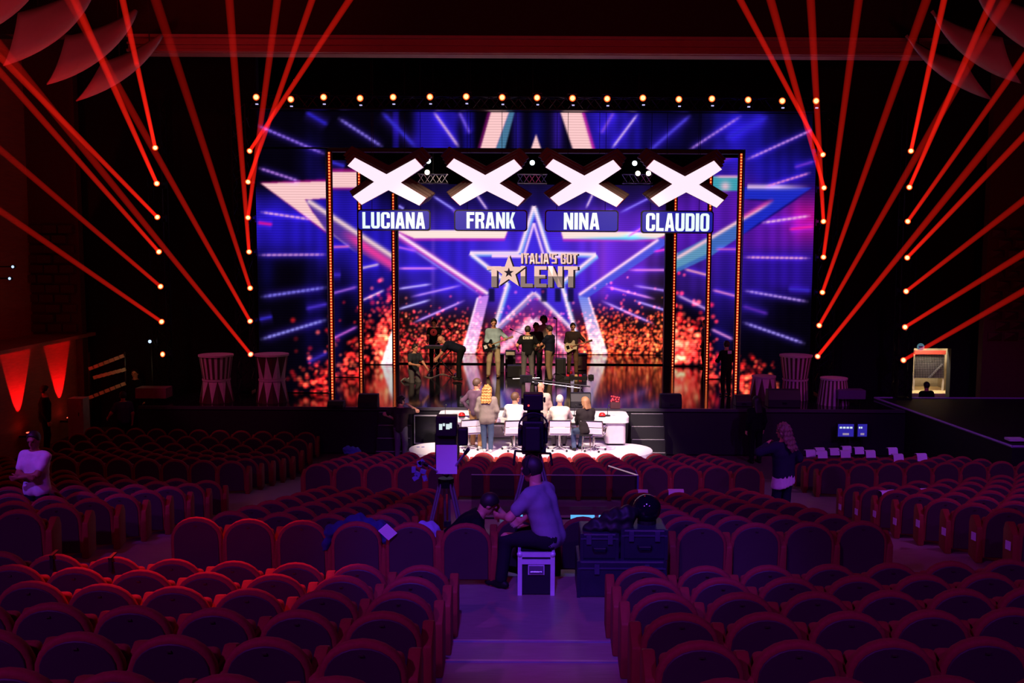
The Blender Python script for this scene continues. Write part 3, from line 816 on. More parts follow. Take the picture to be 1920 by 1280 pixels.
for k in range(4):
    p = P(*x_spots[k], YX)
    t = thing('x_sign', f"{pos4[k]} of four giant glowing white X signs over the stage", 'sign', p, group='X signs')
    MB().prism(x_poly(), -0.02, 0.02).obj('glowing_face', 'x_face', t)
    MB().prism(x_poly(1.015), 0.021, 0.12).obj('face_rim', 'x_lip', t)
    for j in range(1, 4):
        MB().prism([(x, z + 0.082 * j) for x, z in x_poly(1.02 + 0.06 * j)], 0.12 + 0.16 * (j - 1), 0.12 + 0.16 * j - 0.01).obj('stepped_shell', 'x_shell', t, bevel=0.02, seg=1)
    for s in (-0.45, 0.45):
        MB().cyl((s, 0.5, 0.55), (s, 0.5, 15.5 - p.z), 0.008, n=5).obj('hanging_wire', 'black_metal', t)
    x0, x1, y0, y1 = plates[k]
    a, b = P(x0, y1, YX + 0.1), P(x1, y0, YX + 0.1)
    w_, h_ = b.x - a.x, b.z - a.z
    t = thing('name_plate', f"blue illuminated name plate hanging below the {pos4[k]} X sign", 'sign', ((a.x + b.x) / 2, YX + 0.1, (a.z + b.z) / 2), group='name plates')
    def rr(w, h, r, n=5):
        pts = []
        for cx, cz, a0 in ((w / 2 - r, h / 2 - r, 0), (-w / 2 + r, h / 2 - r, 90), (-w / 2 + r, -h / 2 + r, 180), (w / 2 - r, -h / 2 + r, 270)):
            for i in range(n + 1):
                an = R_(a0 + 90 * i / n)
                pts.append((cx + r * math.cos(an), cz + r * math.sin(an)))
        return pts
    MB().prism(rr(w_, h_, 0.09), 0.0, 0.14).obj('frame', 'plate_frame', t)
    MB().prism(rr(w_ - 0.07, h_ - 0.07, 0.07), -0.012, 0.0).obj('light_panel', 'plate_blue', t)
    x0, x1, y0, y1 = txt[k]
    a, b = P(x0, y1, YX + 0.1) - t.location, P(x1, y0, YX + 0.1) - t.location
    m = text_mb(names[k], b.z - a.z, b.x - a.x, 0.13, 0.012, -0.026)
    m.v = [(x + (a.x + b.x) / 2, y, z + a.z) for x, y, z in m.v]
    m.obj('lettering', 'plate_text', t)
    for s in (-0.7, 0.7):
        MB().tube([(s, 0.1, 0.0), (s, 0.545, 0.0), (s, 0.545, 15.5 - t.location.z)], 0.008, 5).obj('hanging_wire', 'black_metal', t)

# truss pieces and small lamps seen between the X signs
def truss_mb(a, b, wdt, n, r=0.022):
    a, b = Vector(a), Vector(b)
    ax = (b - a).normalized()
    u = ax.orthogonal().normalized() if abs(ax.z) < 0.9 else Vector((1, 0, 0))
    if abs(ax.z) < 0.9: u = Vector((0, 0, 1))
    v = ax.cross(u)
    mb = MB()
    cs_ = [(u * i + v * j) * wdt / 2 for i, j in ((-1, -1), (1, -1), (1, 1), (-1, 1))]
    for c in cs_:
        mb.cyl(a + c, b + c, r, n=6)
    for i in range(n):
        p, q = a.lerp(b, i / n), a.lerp(b, (i + 1) / n)
        for k in range(4):
            c0, c1 = cs_[k], cs_[(k + 1) % 4]
            mb.cyl(p + (c0 if i % 2 else c1), q + (c1 if i % 2 else c0), r * 0.6, n=5, caps=False)
    return mb
M('lens_warm', (0.8, 0.6, 0.4), 0.3, emit=(1.0, 0.52, 0.13), estr=4.0, var=0.02)
M('lens_rim', (0.5, 0.05, 0.02), 0.3, emit=(1.0, 0.10, 0.02), estr=1.6, var=0.02)
M('lens_white', (0.8, 0.9, 1), 0.3, emit=(0.75, 0.95, 1.0), estr=4.0, var=0.02)
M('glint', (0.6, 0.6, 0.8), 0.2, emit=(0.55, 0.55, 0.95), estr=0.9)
YT = 28.0
ta, tb = P(466, 199, YT), P(1550, 206, YT)
ta.z = tb.z = (ta.z + tb.z) / 2
tr = thing('truss', 'long black lighting truss across the top of the stage', 'truss', ta)
truss_mb((0, 0.3, 0.16), (tb.x - ta.x, 0.3, 0.16), 0.34, 60).obj('lattice', 'black_metal', tr)
MB().box(((tb.x - ta.x) / 2, 0.3, -0.03), (tb.x - ta.x, 0.34, 0.02)).obj('cable_tray', 'black_metal', tr)
lx = [480, 545, 606.5, 675, 737, 806, 874, 941.5, 1007, 1073.5, 1138.5, 1205.5, 1273, 1335, 1403, 1467, 1530.5]
ly = [182, 186, 182, 184, 182, 181.5, 181, 182.5, 183, 184, 185, 183.5, 186, 185, 187, 189, 189]
dirs = [Vector((random.uniform(-0.06, 0.06), -1, 0.25)).normalized() for _ in lx]
for k, (px, py) in enumerate(zip(lx, ly)):
    p = P(px, py, YT - 0.1)
    t = thing('stage_light', f"{ORD[k]} glowing amber lamp from the left on the long truss", 'lamp', p, group='amber lamps on the long truss')
    MB().cyl((0, 0.30, 0), (0, 0.02, 0), 0.06, 0.115, 14).obj('housing', 'black_metal', t)
    MB().cyl((0, 0.025, 0), (0, 0.012, 0), 0.090, 0.090, 14).obj('rim', 'lens_rim', t)
    MB().cyl((0, 0.012, 0), (0, -0.004, 0), 0.062, 0.062, 14).obj('lens', 'lens_warm', t)
    MB().box((0, 0.2, 0.15), (0.26, 0.04, 0.02)).box((-0.13, 0.2, 0.06), (0.015, 0.04, 0.18)).box((0.13, 0.2, 0.06), (0.015, 0.04, 0.18)).obj('yoke', 'black_metal', t)
    MB().box((0.02, 0.0, -0.19), (0.07, 0.05, 0.03)).obj('clamp', 'glint', t)  # glint painted in as emission; the clamp is no lamp
# two lamp bars visible between the X signs
for k, (px, lamps) in enumerate(((812, [(803, 302, 0), (801, 323, 1)]), (998, [(998, 305, 0)]), (1195, [(1190, 306, 0), (1196, 325, 1), (1216, 325, 1)]))):
    p = P(px, 335, 34.0)
    t = thing('lamp_bar', f"small lit lamp bar hanging in the gap between X signs, {['left', 'middle', 'right'][k]} gap", 'lamp', p)
    truss_mb((-0.5, 0, 0), (0.5, 0, 0), 0.3, 5, 0.02).obj('lattice', 'aluminium', t)
    MB().cyl((0, 0, 0.15), (0, 0, 15.5 - p.z), 0.02, n=6).obj('hanger', 'black_metal', t)
    for q, (lx_, ly_, wm) in enumerate(lamps):
        c = P(lx_, ly_, 33.7) - p
        MB().cyl(c + Vector((0, 0.22, 0)), c, 0.06, 0.10, 12).obj('housing', 'black_metal', t)
        MB().cyl(c, c + Vector((0, -0.01, 0)), 0.085, n=12).obj('lens', M('lens_cream', (1, .9, .7), .3, emit=(1.0, 0.85, 0.6), estr=4) if wm else 'lens_white', t)
spot('key_bar', (-3.2, 30, 8.0), (-3.3, 34, 8.0), WARM, 60, 40)

# ================================================================== moving-head lights and their emissive beam volumes
M('lens_beam', (0.9, 0.5, 0.2), 0.3, emit=(1.0, 0.42, 0.10), estr=7.0, var=0.02)
M('lens_beam_rim', (0.9, 0.1, 0.05), 0.3, emit=(1.0, 0.06, 0.01), estr=2.2, var=0.02)
# beam light is painted in: an emission volume with set falloff, no scattering
def beam_emission_mat(k):
    m = bpy.data.materials.new('beam_emission'); m.use_nodes = True
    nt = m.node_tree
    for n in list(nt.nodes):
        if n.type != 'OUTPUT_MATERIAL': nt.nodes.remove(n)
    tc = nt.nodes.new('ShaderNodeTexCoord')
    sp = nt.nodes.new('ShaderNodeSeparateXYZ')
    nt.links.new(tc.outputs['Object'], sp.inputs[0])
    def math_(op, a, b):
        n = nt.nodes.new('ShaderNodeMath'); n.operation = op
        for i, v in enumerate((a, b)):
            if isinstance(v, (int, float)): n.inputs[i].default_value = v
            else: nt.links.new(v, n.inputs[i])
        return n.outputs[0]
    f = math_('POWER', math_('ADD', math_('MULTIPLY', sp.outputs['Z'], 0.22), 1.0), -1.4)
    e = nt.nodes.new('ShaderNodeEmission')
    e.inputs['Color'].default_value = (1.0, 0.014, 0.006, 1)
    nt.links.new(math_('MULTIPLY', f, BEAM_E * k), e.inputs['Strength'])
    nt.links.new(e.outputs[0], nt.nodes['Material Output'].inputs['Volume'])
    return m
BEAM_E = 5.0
HZ = {}
BEAMS = [  # column, source px, far px, depth of far point, strength
    ('inner left', (468, 283), (655, 0), 20, 1.0), ('inner left', (465, 341), (585, 0), 20, 0.9), ('inner left', (465, 408), (520, 0), 18, 0.75), ('inner left', (467, 472), (430, 0), 17, 0.7),
    ('inner left', (469, 540), (292, 0), 15, 0.6), ('inner left', (469, 602), (130, 0), 16, 0.7), ('inner left', (470, 664), (-70, 0), 15, 0.8),
    ('outer left', (291, 277), (230, 0), 20, 1.3), ('outer left', (294, 344), (140, 0), 17, 0.9), ('outer left', (295, 407), (15, 122), 19, 0.9), ('outer left', (298, 472), (0, 135), 18, 0.7),
    ('outer left', (301, 537), (0, 280), 19, 0.6), ('outer left', (303, 603), (0, 395), 19, 0.5), ('outer left', (305, 664), None, 0, 0),
    ('inner right', (1543, 290), (1388, 0), 20, 1.1), ('inner right', (1545, 352), (1445, 0), 17, 0.8), ('inner right', (1544, 415), (1520, 0), 17, 0.75), ('inner right', (1544, 482), (1610, 0), 17, 0.8),
    ('inner right', (1542, 548), (1737, 0), 16, 0.8), ('inner right', (1536, 610), (1875, 20), 15, 0.75), ('inner right', (1533, 668), (1920, 190), 16, 1.0),
    ('outer right', (1708, 283), (1770, 0), 20, 1.2), ('outer right', (1705, 351), (1860, 0), 18, 1.0), ('outer right', (1702, 415), (1920, 107), 19, 0.8), ('outer right', (1701, 483), (1920, 255), 19, 0.7),
    ('outer right', (1699, 546), (1920, 375), 19, 0.6), ('outer right', (1697, 613), (1920, 475), 19, 0.55), ('outer right', (1694, 675), (1920, 545), 19, 0.5),
]
YB = {'inner left': 28.6, 'inner right': 28.6, 'outer left': 27.6, 'outer right': 27.6}
BEAM_W = 30.0
RB = 0.050
head_mb = MB().lathe([(0.05, -0.26), (0.10, -0.22), (0.11, -0.05), (0.10, 0.0)], 14)
HEAD = head_mb.mesh('head', ['black_metal'], smooth='auto')
RIMM = MB().lathe([(0.078, -0.004), (0.078, 0.004)], 16).mesh('lens_rim', ['lens_beam_rim'])
LENS = MB().lathe([(0.052, 0.0), (0.052, 0.008)], 16).mesh('lens', ['lens_beam'])
YOKE = MB().box((0, 0.22, -0.02), (0.30, 0.06, 0.05)).box((-0.135, 0.10, -0.0), (0.02, 0.26, 0.07)).box((0.135, 0.10, 0.0), (0.02, 0.26, 0.07)).mesh('yoke', ['black_metal'])
BASE = MB().box((0, 0.32, -0.02), (0.26, 0.16, 0.2)).mesh('base', ['black_metal'])
cnt = {}
for col, s_, e_, Yf, k in BEAMS:
    Yb = YB[col]
    p = P(*s_, Yb)
    n_ = cnt.get(col, 0); cnt[col] = n_ + 1
    t = thing('beam_light', f"{ORD[n_]} moving-head light from the top on the {col} tower" + (', throwing a red beam' if e_ else ', no beam'), 'lamp', p, group='moving-head lights')
    link('base', BASE, t); link('yoke', YOKE, t)
    q = (P(*e_, Yf) - p) if e_ else Vector((-0.3, -1, 0.1))
    rot = q.to_track_quat('Z', 'Y')
    for nm, me in (('head', HEAD), ('lens_rim', RIMM), ('lens', LENS)):
        o = link(nm, me, t); o.rotation_mode = 'QUATERNION'; o.rotation_quaternion = rot
    if not e_:
        continue
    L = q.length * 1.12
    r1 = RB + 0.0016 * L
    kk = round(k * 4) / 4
    if kk not in HZ: HZ[kk] = beam_emission_mat(kk)
    hz = MB().cyl((0, 0, 0.03), (0, 0, L), RB, r1, 20).obj('emissive_beam', [HZ[kk]], t, fix=False)
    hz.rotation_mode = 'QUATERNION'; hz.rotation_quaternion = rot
# towers
for col, px in (('inner left', 467), ('outer left', 299), ('inner right', 1541), ('outer right', 1701)):
    Yb = YB[col] + 0.65
    x = P(px, 480, Yb).x + (0.17 if col == 'inner right' else -0.17 if col == 'inner left' else 0)
    ht = 9.6
    t = thing('light_tower', f"black lattice tower carrying the {col} column of lights", 'truss', (x, Yb, {'outer left': -0.03, 'outer right': 1.28}.get(col, ZS)))
    h0 = {'outer left': 0, 'outer right': 1.28}.get(col, ZS)
    truss_mb((0, 0, 0.05), (0, 0, ht - h0), 0.4, 26, 0.025).obj('lattice', 'black_metal', t)
    MB().box((0, 0, 0.025), (0.44, 0.44, 0.05)).obj('base_plate', 'black_metal', t)
# ================================================================== theatre seats
def arch(w, z0, zs, zt, n=12):
    pts = [(-w, z0), (w, z0)]
    for i in range(n + 1):
        a = math.pi * i / n
        pts.append((w * math.cos(a) if i else w, zs + (zt - zs) * math.sin(a) ** 0.85 if 0 < i < n else zs))
    return pts
def seat_shear(me):
    for v in me.vertices:
        v.co.y -= 0.16 * (v.co.z - 0.25) * (v.co.z > 0.25)
    return me
back = MB().prism(arch(0.274, 0.06, 0.41, CH), 0.0, 0.085)
SB = seat_shear(back.mesh('backrest', ['velvet'], smooth='auto', bevel=0.028, seg=3))
SP = seat_shear(MB().prism(arch(0.234, 0.08, 0.43, CH - 0.038), -0.012, 0.02).mesh('back_panel', ['seat_back'], smooth='auto', bevel=0.006, seg=1))
SC = MB().box((0, 0.20, 0.34), (0.46, 0.13, 0.36)).mesh('seat_cushion', ['velvet'], smooth='auto', bevel=0.045, seg=3)
arm_prof = [(-0.01, 0.0), (0.34, 0.0), (0.36, 0.42), (0.31, 0.51), (0.22, 0.54), (-0.01, 0.44)]
SA = MB().prism([(y, z) for y, z in arm_prof], -0.042, 0.042, plane='YZ').mesh('arm', ['velvet_side'], smooth='auto', bevel=0.016, seg=2)
ST = seat_shear(MB().box((0, -0.016, CH - 0.085), (0.028, 0.012, 0.012)).mesh('number_tab', ['number_tab']))
PITCHX = 0.585
seats = []     # (x, y, z, heading, end side, label, group)
def add_seat(x, y, z, a, end, label, group):
    px, py = proj((x, y, z + 0.6))
    if -70 < px < 1990 and py < 1350:
        seats.append((x, y, z, a, end, label, group))
for r, (Y, z) in enumerate(FG):
    for side in (-1, 1):
        for j in range(12):
            x, y, a = arc_pt(Y, side * (1.02 + PITCHX * j))
            add_seat(x, y, z, a, -side if j == 0 else 0, f"red theatre seat {ORD[j]} {'left' if side < 0 else 'right'} of the central steps, {ORD[r]} row from the camera", 'seats in the rear stalls')
Y, z = MID[0]
for j in range(6):
    x, y, a = arc_pt(Y, -0.70 - PITCHX * j)
    add_seat(x, y, z, a, 1 if j == 0 else 0, f"red theatre seat, middle centre block back row, {ORD[j]} left of the flight case", 'seats in the middle centre block')
for j in range(4):
    x, y, a = arc_pt(Y, 1.80 + PITCHX * j)
    add_seat(x, y, z, a, -1 if j == 0 else 0, f"red theatre seat, middle centre block back row, {ORD[j]} right of the black cases", 'seats in the middle centre block')
for r, (Y, z) in enumerate(MID[1:]):
    for side in (-1, 1):
        for j in range(4):
            x, y, a = arc_pt(Y, side * (3.52 - PITCHX * j))
            add_seat(x, y, z, a, side if j == 0 else 0, f"red theatre seat, middle centre block, {ORD[r + 1]} nearest row, {ORD[j]} from the {'left' if side < 0 else 'right'} aisle", 'seats in the middle centre block')
x, y, a = arc_pt(MID[1][0], 0.58)
add_seat(x, y, MID[1][1], a, 1, 'single red theatre seat just right of the seated camera operator', 'seats in the middle centre block')
x, y, a = arc_pt(MID[1][0], -0.16)
add_seat(x, y, MID[1][1], a, 1, 'single red theatre seat just left of the seated camera operator', 'seats in the middle centre block')
for r, (Y, z) in enumerate(MID):
    for side in (-1, 1):
        for j in range(9):
            x, y, a = arc_pt(Y, side * (5.70 + PITCHX * j))
            if abs(x) > 11.3: continue
            add_seat(x, y, z, a, -side if j == 0 else 0, f"red theatre seat, middle {'left' if side < 0 else 'right'} block, {ORD[r]} nearest row, {ORD[j]} from the aisle", 'seats in the middle side blocks')
for r, (Y, z) in enumerate(FRONT):
    for j in range(15):
        add_seat(-4.08 + 0.583 * j, Y, z, 0, (-1 if j == 0 else 0) , f"red theatre seat, front centre block, {ORD[r]} nearest row, {ORD[j]} from the left", 'seats in the front centre block')
for r in range(1, 9):
    Y = 18.6 + 0.92 * r
    z = FRONT[r][1] if r < 6 else -0.0
    for side in (-1, 1):
        if side > 0 and r > 4: continue
        for j in range(11):
            x = side * (6.0 + PITCHX * j)
            if side > 0 and r >= 2 and x > 9.9: continue
            add_seat(x, Y + 0.10 * j * 0.583 * (1 if r < 9 else 0), max(z, -0.03) if r < 6 else -0.03, -side * 0.1, -side if j == 0 else 0, f"red theatre seat, front {'left' if side < 0 else 'right'} block, {ORD[r - 1]} nearest row, {ORD[j]} from the aisle", 'seats in the front side blocks')
seats.sort(key=lambda s: s[0] ** 2 + s[1] ** 2)
PARTS = [('backrest', SB), ('back_panel', SP), ('seat_cushion', SC), ('number_tab', ST)]
def level(x, y):
    """top of the floor at a place"""
    best = -0.03
    if y < 19.6:
        r = math.hypot(x, YC - y)
        Yq = YC - r
        for y0, y1, z in treads:
            if y0 <= Yq < y1: best = max(best, z)
    yb = 16.6
    for Y, z in FRONT:
        if yb <= y < Y + 0.4 and abs(x) < 14: best = max(best, z - 0.01)
        yb = Y + 0.4
    return best
far = MB()
for i, (x, y, z, a, end, label, group) in enumerate(seats):
    if group.endswith('front side blocks'):
        z = max(level(x, y), level(x, y - 0.02))
    if i < 300:
        t = thing('theatre_seat', label, 'seat', (x, y, z), a, group)
        for nm, me in PARTS:
            link(nm, me, t)
        side = 1 if end != 1 else -1
        link('arm', SA, t, (0.2925 * side, 0, 0))
        if end:
            link('arm', SA, t, (-0.2925 * side, 0, 0))
    else:
        ca, sa = math.cos(a), math.sin(a)
        for mi, (nm, me) in enumerate(PARTS[:3] + [('arm', SA)]):
            off = 0.2925 if nm == 'arm' else 0
            vs = [(x + (v.co.x + off) * ca - v.co.y * sa, y + (v.co.x + off) * sa + v.co.y * ca, z + v.co.z) for v in me.vertices]
            far.add(vs, [tuple(p.vertices) for p in me.polygons], {'backrest': 0, 'back_panel': 1, 'seat_cushion': 0, 'arm': 2}[nm])
if far.v:
    o = far.obj('theatre_seats', ['velvet', 'seat_back', 'velvet_side'], None, smooth=True, fix=False)
    o.data.set_sharp_from_angle(angle=R_(40))
    tag(o, 'farthest rows of red theatre seats nearest the stage', 'seats', kind='stuff')
print('SEATS', len(seats))

for nm_, px_, py_ in (('left', 82, 1045), ('right', 195, 1048)):
    best = min((o for o in C.objects if o.name.startswith('theatre_seat') and o.type == 'EMPTY' and 8.5 < o.location.y < 9.8), key=lambda o: abs(proj((o.location.x, o.location.y, o.location.z + CH))[0] - px_))
    MB().box((0, -0.02, CH + 0.005), (0.03, 0.18, 0.014)).box((0.0, -0.094, CH - 0.06), (0.03, 0.012, 0.13)).obj('strap', 'black', best)
# ================================================================== smooth bodies: rounded shapes melted into one surface
def surface_nets(v, org, cell):
    ins = v < 0
    nx, ny, nz = v.shape
    cs_ = [(i, j, k) for i in (0, 1) for j in (0, 1) for k in (0, 1)]
    sub = lambda A, c: A[c[0]:nx - 1 + c[0], c[1]:ny - 1 + c[1], c[2]:nz - 1 + c[2]]
    tot = sum(sub(ins, c).astype(np.int8) for c in cs_)
    mask = (tot > 0) & (tot < 8)
    acc = np.zeros((*mask.shape, 3), np.float32); cnt_ = np.zeros(mask.shape, np.float32)
    for a in cs_:
        for ax in range(3):
            if a[ax] == 1: continue
            b = list(a); b[ax] = 1; b = tuple(b)
            va, vb = sub(v, a), sub(v, b)
            cr = (va < 0) != (vb < 0)
            t = np.where(cr, va / np.where(va == vb, 1, va - vb), 0)
            for d in range(3):
                acc[..., d] += np.where(cr, a[d] + (t if d == ax else 0), 0)
            cnt_ += cr
    idx = np.full(mask.shape, -1, np.int64)
    ii = np.argwhere(mask)
    idx[mask] = np.arange(len(ii))
    V = (ii + acc[mask] / cnt_[mask][:, None]) * cell + org
    Fs = []
    for ax in range(3):
        o1, o2 = [d for d in range(3) if d != ax]
        A = [slice(None)] * 3; B = [slice(None)] * 3
        A[ax] = slice(0, -1); B[ax] = slice(1, None)
        A[o1] = B[o1] = slice(1, -1); A[o2] = B[o2] = slice(1, -1)
        cr = ins[tuple(A)] != ins[tuple(B)]
        pos = np.argwhere(cr)
        if not len(pos): continue
        fl = ins[tuple(A)][cr]
        base = pos.copy()
        def cell_(d1, d2):
            c = base.copy(); c[:, o1] += d1; c[:, o2] += d2
            return idx[c[:, 0], c[:, 1], c[:, 2]]
        q = np.stack([cell_(0, 0), cell_(1, 0), cell_(1, 1), cell_(0, 1)], 1)
        if ax == 1: fl = ~fl
        q[~fl] = q[~fl][:, ::-1]
        Fs.append(q)
    return V, np.concatenate(Fs) if Fs else np.zeros((0, 4), int)
def sdf_mesh(prims, cell, k, cut=None):
    """prims: ('c', a, b, ra, rb) tapered capsule | ('e', centre, radii, rotation 3x3)"""
    lo = np.full(3, 1e9); hi = -lo
    boxes = []
    for p in prims:
        if p[0] == 'c':
            A, B = np.array(p[1]), np.array(p[2]); m = max(p[3], p[4]) + 3 * k
            l, h = np.minimum(A, B) - m, np.maximum(A, B) + m
        else:
            c = np.array(p[1]); m = max(p[2]) + 3 * k
            l, h = c - m, c + m
        boxes.append((l, h)); lo = np.minimum(lo, l); hi = np.maximum(hi, h)
    lo -= cell * 2; hi += cell * 2
    n = np.ceil((hi - lo) / cell).astype(int) + 1
    acc = np.zeros(n, np.float32)
    ax = [lo[d] + cell * np.arange(n[d]) for d in range(3)]
    for p, (l, h) in zip(prims, boxes):
        s = [slice(max(0, int((l[d] - lo[d]) / cell)), min(n[d], int((h[d] - lo[d]) / cell) + 2)) for d in range(3)]
        X, Y, Z = np.meshgrid(ax[0][s[0]], ax[1][s[1]], ax[2][s[2]], indexing='ij')
        Q = np.stack([X, Y, Z], -1)
        if p[0] == 'c':
            A, B = np.array(p[1], float), np.array(p[2], float)
            ba = B - A
            t = np.clip(((Q - A) @ ba) / max(ba @ ba, 1e-9), 0, 1)
            d = np.linalg.norm(Q - A - t[..., None] * ba, axis=-1) - (p[3] + (p[4] - p[3]) * t)
        else:
            r = np.array(p[2], float)
            q = (Q - np.array(p[1]))
            if p[3] is not None: q = q @ np.array(p[3])
            d = (np.linalg.norm(q / r, axis=-1) - 1) * r.min()
        acc[s[0], s[1], s[2]] += np.exp(-np.clip(d / k, -60, 60))
    v = -k * np.log(acc + 1e-12)
    if cut is not None:
        X, Y, Z = np.meshgrid(*ax, indexing='ij')
        for c, nrm in cut:
            v = np.maximum(v, (X - c[0]) * nrm[0] + (Y - c[1]) * nrm[1] + (Z - c[2]) * nrm[2])
    return surface_nets(v.astype(np.float32), lo, cell)
def np_mesh(name, V, Fc, mats, mi=None):
    me = bpy.data.meshes.new(name)
    me.vertices.add(len(V)); me.vertices.foreach_set('co', np.asarray(V, np.float32).ravel())
    me.loops.add(Fc.size); me.loops.foreach_set('vertex_index', Fc.ravel().astype(np.int32))
    me.polygons.add(len(Fc)); me.polygons.foreach_set('loop_start', (np.arange(len(Fc)) * 4).astype(np.int32))
    for m in (mats if isinstance(mats, (list, tuple)) else [mats]):
        me.materials.append(M(m) if isinstance(m, str) else m)
    if mi is not None: me.polygons.foreach_set('material_index', np.asarray(mi, np.int32))
    me.polygons.foreach_set('use_smooth', np.ones(len(Fc), bool))
    me.update(calc_edges=True)
    return me
# ================================================================== props on and around the stage
def S(Y): return F / Y
# ---- circus podiums
M('podium_red', (0.06, 0.005, 0.010), 0.6)
M('podium_pink', (0.62, 0.42, 0.46), 0.6)
def frustum(mb, r0, z0, r1, z1, n, kind, c=(0, 0, 0)):
    """painted drum section: stripes or triangles picked out in pale paint"""
    for i in range(n):
        a0, a1 = 2 * math.pi * i / n, 2 * math.pi * (i + 1) / n
        p = lambda r, z, a: (r * math.cos(a), r * math.sin(a), z)
        if kind == 'stripe':
            am = (a0 + a1) / 2
            mb.add([p(r0, z0, a0), p(r0, z0, am), p(r1, z1, am), p(r1, z1, a0)], [(0, 1, 2, 3)], 0)
            mb.add([p(r0, z0, am), p(r0, z0, a1), p(r1, z1, a1), p(r1, z1, am)], [(0, 1, 2, 3)], 1)
        else:
            up = kind == 'tri_up'       # pale triangle with its point up
            am = (a0 + a1) / 2
            if up:
                mb.add([p(r0, z0, a0), p(r0, z0, am), p(r0, z0, a1), p(r1, z1, a1), p(r1, z1, am), p(r1, z1, a0)], [(0, 1, 4), (1, 2, 4)], 1)
                mb.add([p(r0, z0, a0), p(r1, z1, am), p(r1, z1, a0)], [(0, 1, 2)], 0)
                mb.add([p(r0, z0, a1), p(r1, z1, a1), p(r1, z1, am)], [(0, 1, 2)], 0)
            else:
                mb.add([p(r0, z0, am), p(r1, z1, a1), p(r1, z1, am), p(r1, z1, a0)], [(0, 1, 2), (0, 2, 3)], 1)
                mb.add([p(r0, z0, a0), p(r0, z0, am), p(r1, z1, a0)], [(0, 1, 2)], 0)
                mb.add([p(r0, z0, am), p(r0, z0, a1), p(r1, z1, a1)], [(0, 1, 2)], 0)
def ring(r, z, h=0.05):
    return MB().lathe([(r - 0.03, z), (r + 0.02, z), (r + 0.025, z + h), (r - 0.03, z + h)], 28)
def podium(label, px, pybase, sections, topopen=True, rot=0.0):
    pos = PZ(px, pybase, ZS)
    t = thing('circus_podium', label, 'podium', pos, rot, 'circus podiums')
    for k, (r0, z0, r1, z1, n, kind) in enumerate(sections):
        b = MB(); frustum(b, r0, z0, r1, z1, n, kind)
        b.obj('drum_body', ['podium_red', 'podium_pink'], t, fix=True)
        ring(r1, z1 - 0.03).obj('rim', 'podium_pink', t, smooth='auto')
    r1, z1 = sections[-1][2], sections[-1][3]
    MB().lathe([(0.001, z1 - 0.01), (r1 - 0.02, z1 - 0.01)], 28, cap=False).obj('top_disc', 'podium_red', t)
    return t
podium('hourglass circus podium, striped top over triangles, far left of the stage', 407, 752, [(0.47, 0, 0.36, 0.62, 9, 'tri_dn'), (0.36, 0.65, 0.45, 1.29, 18, 'stripe')], rot=0.2)
podium('hourglass circus podium with pink triangles above and below, beside the left screen', 511, 752, [(0.45, 0, 0.35, 0.62, 9, 'tri_dn'), (0.35, 0.65, 0.45, 1.31, 9, 'tri_up')], rot=0.1)
podium('tall striped hourglass circus podium at the right of the stage', 1490, 748, [(0.38, 0, 0.34, 0.58, 20, 'stripe'), (0.34, 0.61, 0.44, 1.26, 20, 'stripe')])
podium('low circus podium with pink triangles left of the tall striped one', 1431, 748, [(0.40, 0, 0.32, 0.66, 9, 'tri_dn')], rot=0.15)
podium('low striped circus podium at the far right of the stage', 1562, 757, [(0.44, 0, 0.35, 0.72, 22, 'stripe')])

# ---- jury platform, desk, chairs
M('platform_white', (0.78, 0.74, 0.78), 0.35, var=0.05)
M('desk_white', (0.85, 0.83, 0.80), 0.3, var=0.03)
M('desk_panel', (0.55, 0.48, 0.52), 0.45, var=0.08)
M('chair_mesh', (0.70, 0.66, 0.72), 0.5, var=0.06)
M('buzzer_red', (0.75, 0.02, 0.02), 0.25)
xl, xr = P(762, 850, 24.1).x, P(1228, 850, 24.1).x
def rrect2(x0, x1, y0, y1, r, n=6):
    pts = []
    for cx, cy, a0 in ((x1 - r, y1 - r, 0), (x0 + r, y1 - r, 90), (x0 + r, y0 + r, 180), (x1 - r, y0 + r, 270)):
        for i in range(n + 1):
            an = R_(a0 + 90 * i / n)
            pts.append((cx + r * math.cos(an), cy + r * math.sin(an)))
    return pts
t = thing('jury_platform', 'white rounded platform under the jury desk', 'platform', (0, 0, -0.03))
MB().prism(rrect2(xl, xr, 23.85, 25.5, 0.75), 0, ZPLAT + 0.03, plane='XY').obj('deck', 'platform_white', t)
MB().box((0, 25.8, ZPLAT / 2 + 0.01), (4.7, 0.7, ZPLAT + 0.02)).obj('rear_deck', 'platform_white', t)
for i, px in enumerate((784, 793)):
    p = PZ(px, 838, ZPLAT)
    d = MB().cyl((p.x, p.y, ZPLAT + 0.03), (p.x, p.y, ZPLAT + 0.035), 0.045, n=10).obj('floor_marking', M('mark_blue', (0.1, 0.12, 0.4), 0.5), t)
ZD = ZPLAT + 0.74
dx0, dx1 = P(822, 782, 25.4).x, P(1178, 782, 25.4).x
t = thing('jury_desk', 'long white jury desk with rounded corners in front of the stage', 'desk', ((dx0 + dx1) / 2, 25.5, ZPLAT))
hw = (dx1 - dx0) / 2
MB().prism(rrect2(-hw, hw, -0.42, 0.62, 0.16), 0.68, 0.74, plane='XY').obj('desktop', 'desk_white', t)
MB().prism(rrect2(-hw, hw, -0.42, 0.62, 0.16), 0.60, 0.675, plane='XY').obj('edge_band', 'desk_white', t)
for s in (-1, 1):
    MB().prism(rrect2(s * (hw - 0.34) - 0.26, s * (hw - 0.34) + 0.26, -0.36, 0.56, 0.10), 0.06, 0.60, plane='XY').obj('pedestal', 'desk_panel', t)
    MB().box((s * (hw - 0.34), 0.1, 0.03), (0.4, 0.7, 0.06)).obj('plinth', 'black', t)
